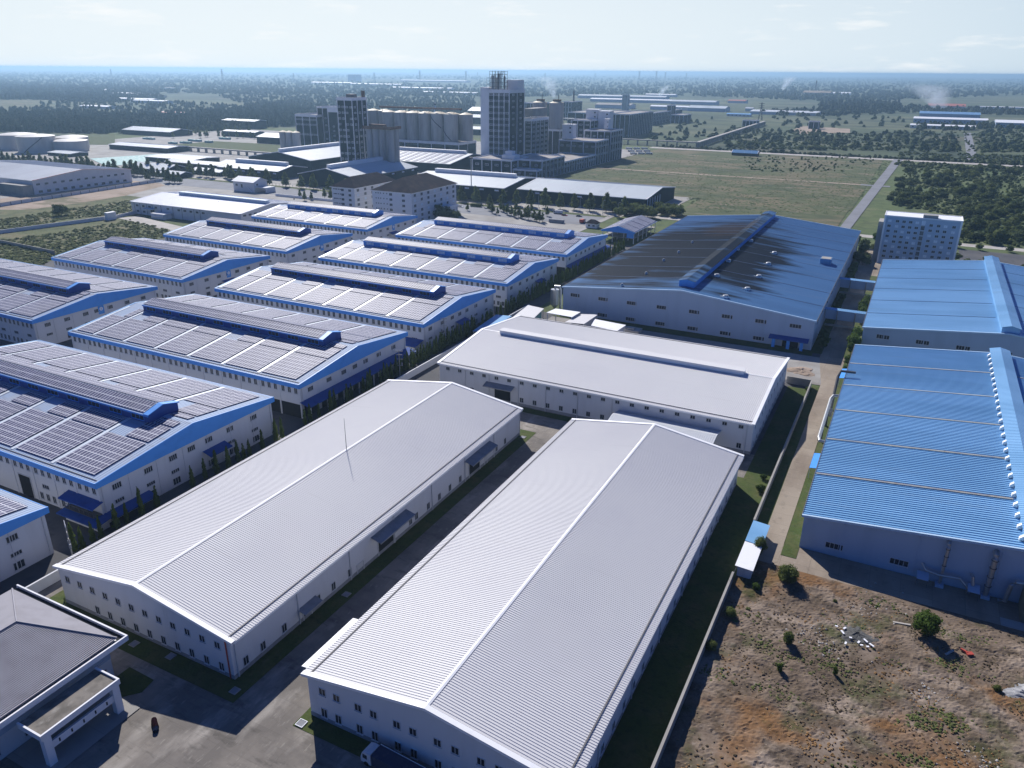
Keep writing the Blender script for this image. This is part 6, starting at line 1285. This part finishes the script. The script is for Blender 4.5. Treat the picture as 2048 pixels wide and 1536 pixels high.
# ------------------------------------------------------------------ far buildings, pylons, smoke
FB = [(1500,1636,228,7,10,70,'roof_white_b','wall_white','long white hall with a row of windows beyond the pipe bridge'),(1820,1950,256,6,8,25,'trim_white','wall_white','long low white shed nearest in the smoky factory group on the right'),(1826,1975,245,9,12,40,'trim_white','wall_pale_blue','white roofed hall with a row of openings under the smoke'),(1838,1960,234,9,13,70,'roof_blue','wall_pale_blue','blue grey hall behind the white roofed one under the smoke'),
 (1855,1930,218,10,16,60,'red_roof','wall_white','red roofed hall in the smoky factory group'),(1990,2060,255,10,14,60,'trim_white','wall_pale_blue','bright roofed hall cut by the right edge'),(1490,1505,222,7,10,20,'roof_white_b','wall_white','small hall left of the long windowed one'),(1453,1500,232,5,7,20,'roof_blue_light','wall_white','blue roofed annex before the long windowed hall'),
 (1155,1330,196,10,14,60,'roof_white_b','wall_pale_blue','very long pale hall behind the mill'),(1180,1345,203,9,12,40,'trim_white','wall_pale_blue','second very long pale hall behind the mill'),(1290,1350,193,9,12,40,'trim_white','wall_white','short bright hall at the right end of the long pale ones'),(1340,1430,208,9,13,60,'roof_white_b','wall_white','pale hall beyond the right tip of the mill'),
 (1190,1260,216,10,14,50,'block_roof','wall_white','tan roofed hall just behind the green blocks'),(1375,1450,222,9,14,60,'green_roof','wall_pale_blue','grey roofed hall beside the right tip of the mill'),(1300,1400,219,9,12,30,'trim_white','wall_white','bright long roof behind the long green block'),
 (700,800,170,9,12,60,'roof_white_b','wall_pale_blue','pale long factory on the horizon behind the silos'),(800,930,163,12,15,100,'trim_white','wall_white','bright far factory left of the tallest tower'),(620,700,167,9,12,80,'trim_white','wall_white','bright far factory in front of the far office block'),(780,900,178,9,12,60,'trim_white','wall_pale_blue','far factory with a white roof above the silos'),(840,950,188,9,12,60,'roof_white_b','wall_white','far low hall just left of the tallest tower'),
 (205,245,183,7,10,30,'trim_white','wall_white','small far shed group, first from the left'),(225,275,190,7,10,40,'roof_white_b','wall_pale_blue','far shed below the first one at the left'),(270,320,194,7,9,30,'block_roof','conc','far brownish shed at the left'),(232,305,201,7,9,30,'trim_white','wall_pale_blue','far white shed with a long roof at the left'),(262,330,205,7,9,30,'green_roof','wall_pale_blue','far greenish long shed at the left'),(160,215,216,6,8,25,'trim_white','wall_white','low shed before the woods at the far left'),(280,345,177,7,9,40,'block_roof','wall_white','far tan shed row near the horizon'),
 (320,365,230,6,8,20,'red_roof','wall_white','small pinkish roofed building in front of the dark wood'),(1605,1660,191,14,22,90,'dirt','conc','tan industrial sheds around the thin far chimney'),(1665,1700,190,9,14,60,'trim_white','wall_white','white sheds right of the thin far chimney'),(1455,1490,206,8,11,50,'red_roof','wall_white','pale red building right of centre, far off'),(1700,1800,216,5,6,20,'white_paint','wall_white','long low white wall-like building behind the dark tree belt'),(1950,2048,216,5,6,20,'white_paint','wall_white','long low white building at the far right edge'),
 (1950,1985,159,9,12,120,'trim_white','wall_white','tiny bright shed near the horizon at the right')]
for (xl, xr, yb, ze_, zr_, dp, rf, wl, l_) in FB:
    a = at(xl, yb); b_ = onY(xr, yb, a[1]); dist = math.hypot(a[0], a[1])
    t = empty('far_shed', (a[0]+b_[0])/2, a[1], 0, 0, l_, 'shed', None); mb = MB(); gable_walls(mb, a[0], b_[0], a[1], a[1]+dp, ze_, zr_, 'x'); mb.build('wall', M[wl], t)
    ribbed_roof(a[0]-1, b_[0]+1, a[1]-1, a[1]+dp+1, ze_, zr_, 'x', 12, .1, th=.8).build('roof', M[rf], t)
    if dist < 2200:
        n = min(30, int((b_[0]-a[0])/9))
        for i in range(n): fwin(t, 's', a[0]+(i+.5)*(b_[0]-a[0])/n, ze_*.5, a[1], 3.0, 2.0)
pxblock('office_building', 'far blocky building standing on the horizon above the silos', 696, 712, 163, 149, 80, 2, 1, (), cat='office building', wall='wall_pale_blue')
pxblock('kiln_house', 'dark blocky house in the clearing beyond the scrub', 1616, 1636, 258, 242, 20, 2, 1, (), cat='building')
pxblock('office_building', 'small columned building at the end of the pipe bridge', 1484, 1512, 254, 240, 25, 4, 2, (), cat='building')
p = at(1495,306); mb = MB(); 
pxshed('blue roofed pavilion standing on the crossing road beyond the field', 1462, 1515, 311, 4, 7, 14, roof='roof_blue', group=None)
psheet('dirt', [(1585,262),(1600,252),(1700,258),(1700,266),(1600,268)], M['dirt'], .5)
def chimney(label, px, yb, yt, r_, m_='dark_steel', stripes=False):
    a = at(px, yb); h_ = onY(px, yt, a[1])[2]; t = empty('chimney', a[0], a[1], 0, 0, label, 'chimney', None)
    mb = MB(); mb.cyl(a[0], a[1], 0, h_, r_, r_*.75, 12); mb.build('shaft', M[m_], t)
    if stripes:
        for k_ in range(2): mb = MB(); mb.cyl(a[0], a[1], h_-4-k_*8, h_-k_*8-.5, r_*1.05, n=12); mb.build('band', M['cable'], t)
chimney('thin dark chimney behind the gold domed silos', 1146, 238, 181, 2.4); chimney('black and white banded chimney just above the silo row', 871, 250, 206, 2.6, 'white_paint', True); chimney('thin grey chimney among tan sheds far off', 1630, 186, 161, 4)
def pylon(px, yb, yt, l_):
    a = at(px, yb); h_ = onY(px, yt, a[1])[2]; x, y = a[0], a[1]; t = empty('power_pylon', x, y, 0, 0, l_, 'pylon', 'power pylons near the horizon'); w_ = h_*.11; r_ = h_*.012+.12
    mb = MB()
    for (u, v) in ((-1,-1),(1,-1),(1,1),(-1,1)): mb.tube([(x+u*w_, y+v*w_, 0), (x+u*w_*.28, y+v*w_*.28, h_*.65), (x+u*w_*.12, y+v*w_*.12, h_)], r_, 4)
    for k_ in range(6):
        z0_, z1_ = h_*k_/7, h_*(k_+1)/7; f0, f1 = w_*(1-.9*z0_/h_), w_*(1-.9*z1_/h_)
        for (u, v, p_, q) in ((-1,-1,1,-1),(1,-1,1,1),(1,1,-1,1),(-1,1,-1,-1)): mb.tube([(x+u*f0, y+v*f0, z0_), (x+p_*f1, y+q*f1, z1_)], r_*.6, 3)
    mb.build('lattice', M['dark_steel'], t)
    for z in (.7, .82, .94): mb = MB(); mb.tube([(x-h_*.17, y, h_*z), (x, y, h_*z+h_*.02), (x+h_*.17, y, h_*z)], r_*.9, 4); mb.build('cross_arm', M['dark_steel'], t)
for px, yb, yt in ((224,157,138),(446,165,138),(588,163,146),(677,160,150),(749,163,145),(840,163,141),(932,163,142),(1090,160,146),(1190,158,146),(1278,162,142),(1312,162,142),(1330,161,144),(1372,160,146),(955,156,144)):
    pylon(px, yb, yt, 'thin lattice power pylon standing near the horizon')
pylon(1520, 240, 205, 'lattice pylon beyond the end of the pipe bridge'); 
# smoke plumes from burning rubbish
def smoke(label, px, yb, yt, w0, w1, lean, dens, depth_y=None):
    a = at(px, yb); h_ = onY(px, yt, a[1])[2]; sc_ = math.hypot(a[0], a[1])/FPX; mb = MB(); n = 14; rings = 7; vs = []
    q = random.Random(px)
    for j in range(rings):
        k_ = j/(rings-1); r_ = (w0+(w1-w0)*k_)*sc_/2*(.85+.3*q.random()); cx = a[0]+lean*sc_*k_**1.3; z = h_*k_
        for i in range(n): vs.append((cx+r_*math.cos(2*math.pi*i/n), a[1]+r_*math.sin(2*math.pi*i/n), z))
    mb.add(vs, [(j*n+i, j*n+(i+1)%n, (j+1)*n+(i+1)%n, (j+1)*n+i) for j in range(rings-1) for i in range(n)]+[tuple(reversed(range(n))), tuple(range((rings-1)*n, rings*n))])
    m_ = bpy.data.materials.new('smoke'); m_.use_nodes = True; N = m_.node_tree.nodes; K = m_.node_tree.links; N.clear(); o_ = N.new('ShaderNodeOutputMaterial'); v = N.new('ShaderNodeVolumePrincipled'); v.inputs['Color'].default_value = (.80,.88,.97,1); v.inputs['Anisotropy'].default_value = .3
    def MM(op, *a_):
        q_ = N.new('ShaderNodeMath'); q_.operation = op
        for i_, v_ in enumerate(a_):
            if isinstance(v_, (int, float)): q_.inputs[i_].default_value = v_
            else: K.new(v_, q_.inputs[i_])
        return q_.outputs[0]
    ge = N.new('ShaderNodeNewGeometry'); sp = N.new('ShaderNodeSeparateXYZ'); K.new(ge.outputs['Position'], sp.inputs[0])
    kz = MM('MAXIMUM', MM('DIVIDE', sp.outputs[2], h_), .0001); rr_ = MM('MULTIPLY', MM('ADD', MM('MULTIPLY', kz, w1-w0), w0), sc_*.42)
    dx_ = MM('DIVIDE', MM('SUBTRACT', sp.outputs[0], MM('ADD', MM('MULTIPLY', MM('POWER', kz, 1.3), lean*sc_), a[0])), rr_); dy_ = MM('DIVIDE', MM('SUBTRACT', sp.outputs[1], a[1]), rr_)
    fall = MM('MAXIMUM', MM('SUBTRACT', 1.0, MM('SQRT', MM('ADD', MM('MULTIPLY', dx_, dx_), MM('MULTIPLY', dy_, dy_)))), 0.0)
    nn = N.new('ShaderNodeTexNoise'); nn.inputs['Scale'].default_value = 5/(w1*sc_); nn.inputs['Detail'].default_value = 3; K.new(ge.outputs['Position'], nn.inputs['Vector'])
    wis = MM('MAXIMUM', MM('SUBTRACT', MM('MULTIPLY', nn.outputs[0], 3.0), 1.0), 0.0)
    top = MM('SUBTRACT', 1.0, MM('MINIMUM', kz, 1.0))
    K.new(MM('MULTIPLY', MM('MULTIPLY', MM('MULTIPLY', fall, wis), top), 34*dens/(w1*sc_)), v.inputs['Density']); K.new(v.outputs[0], o_.inputs['Volume'])
    o = thing_mesh(mb, 'smoke', m_, None, None, kind='stuff'); return o
smoke('', 1108, 196, 152, 8, 60, -20, .35); smoke('', 1566, 181, 152, 10, 34, 12, .5); smoke('', 1880, 219, 168, 30, 110, -30, .4); smoke('', 1318, 196, 170, 6, 26, 14, .4)
# ------------------------------------------------------------------ haze
mb = MB(); mb.box(-95000, 95000, -3000, 95000, -1, 108)
hm = bpy.data.materials.new('haze'); hm.use_nodes = True; N = hm.node_tree.nodes; N.clear(); o_ = N.new('ShaderNodeOutputMaterial'); v = N.new('ShaderNodeVolumePrincipled')
v.inputs['Color'].default_value = (.35,.54,.75,1); v.inputs['Density'].default_value = .00011; v.inputs['Anisotropy'].default_value = .5; hm.node_tree.links.new(v.outputs[0], o_.inputs['Volume'])
tag(mb.build('haze', hm), kind='stuff')
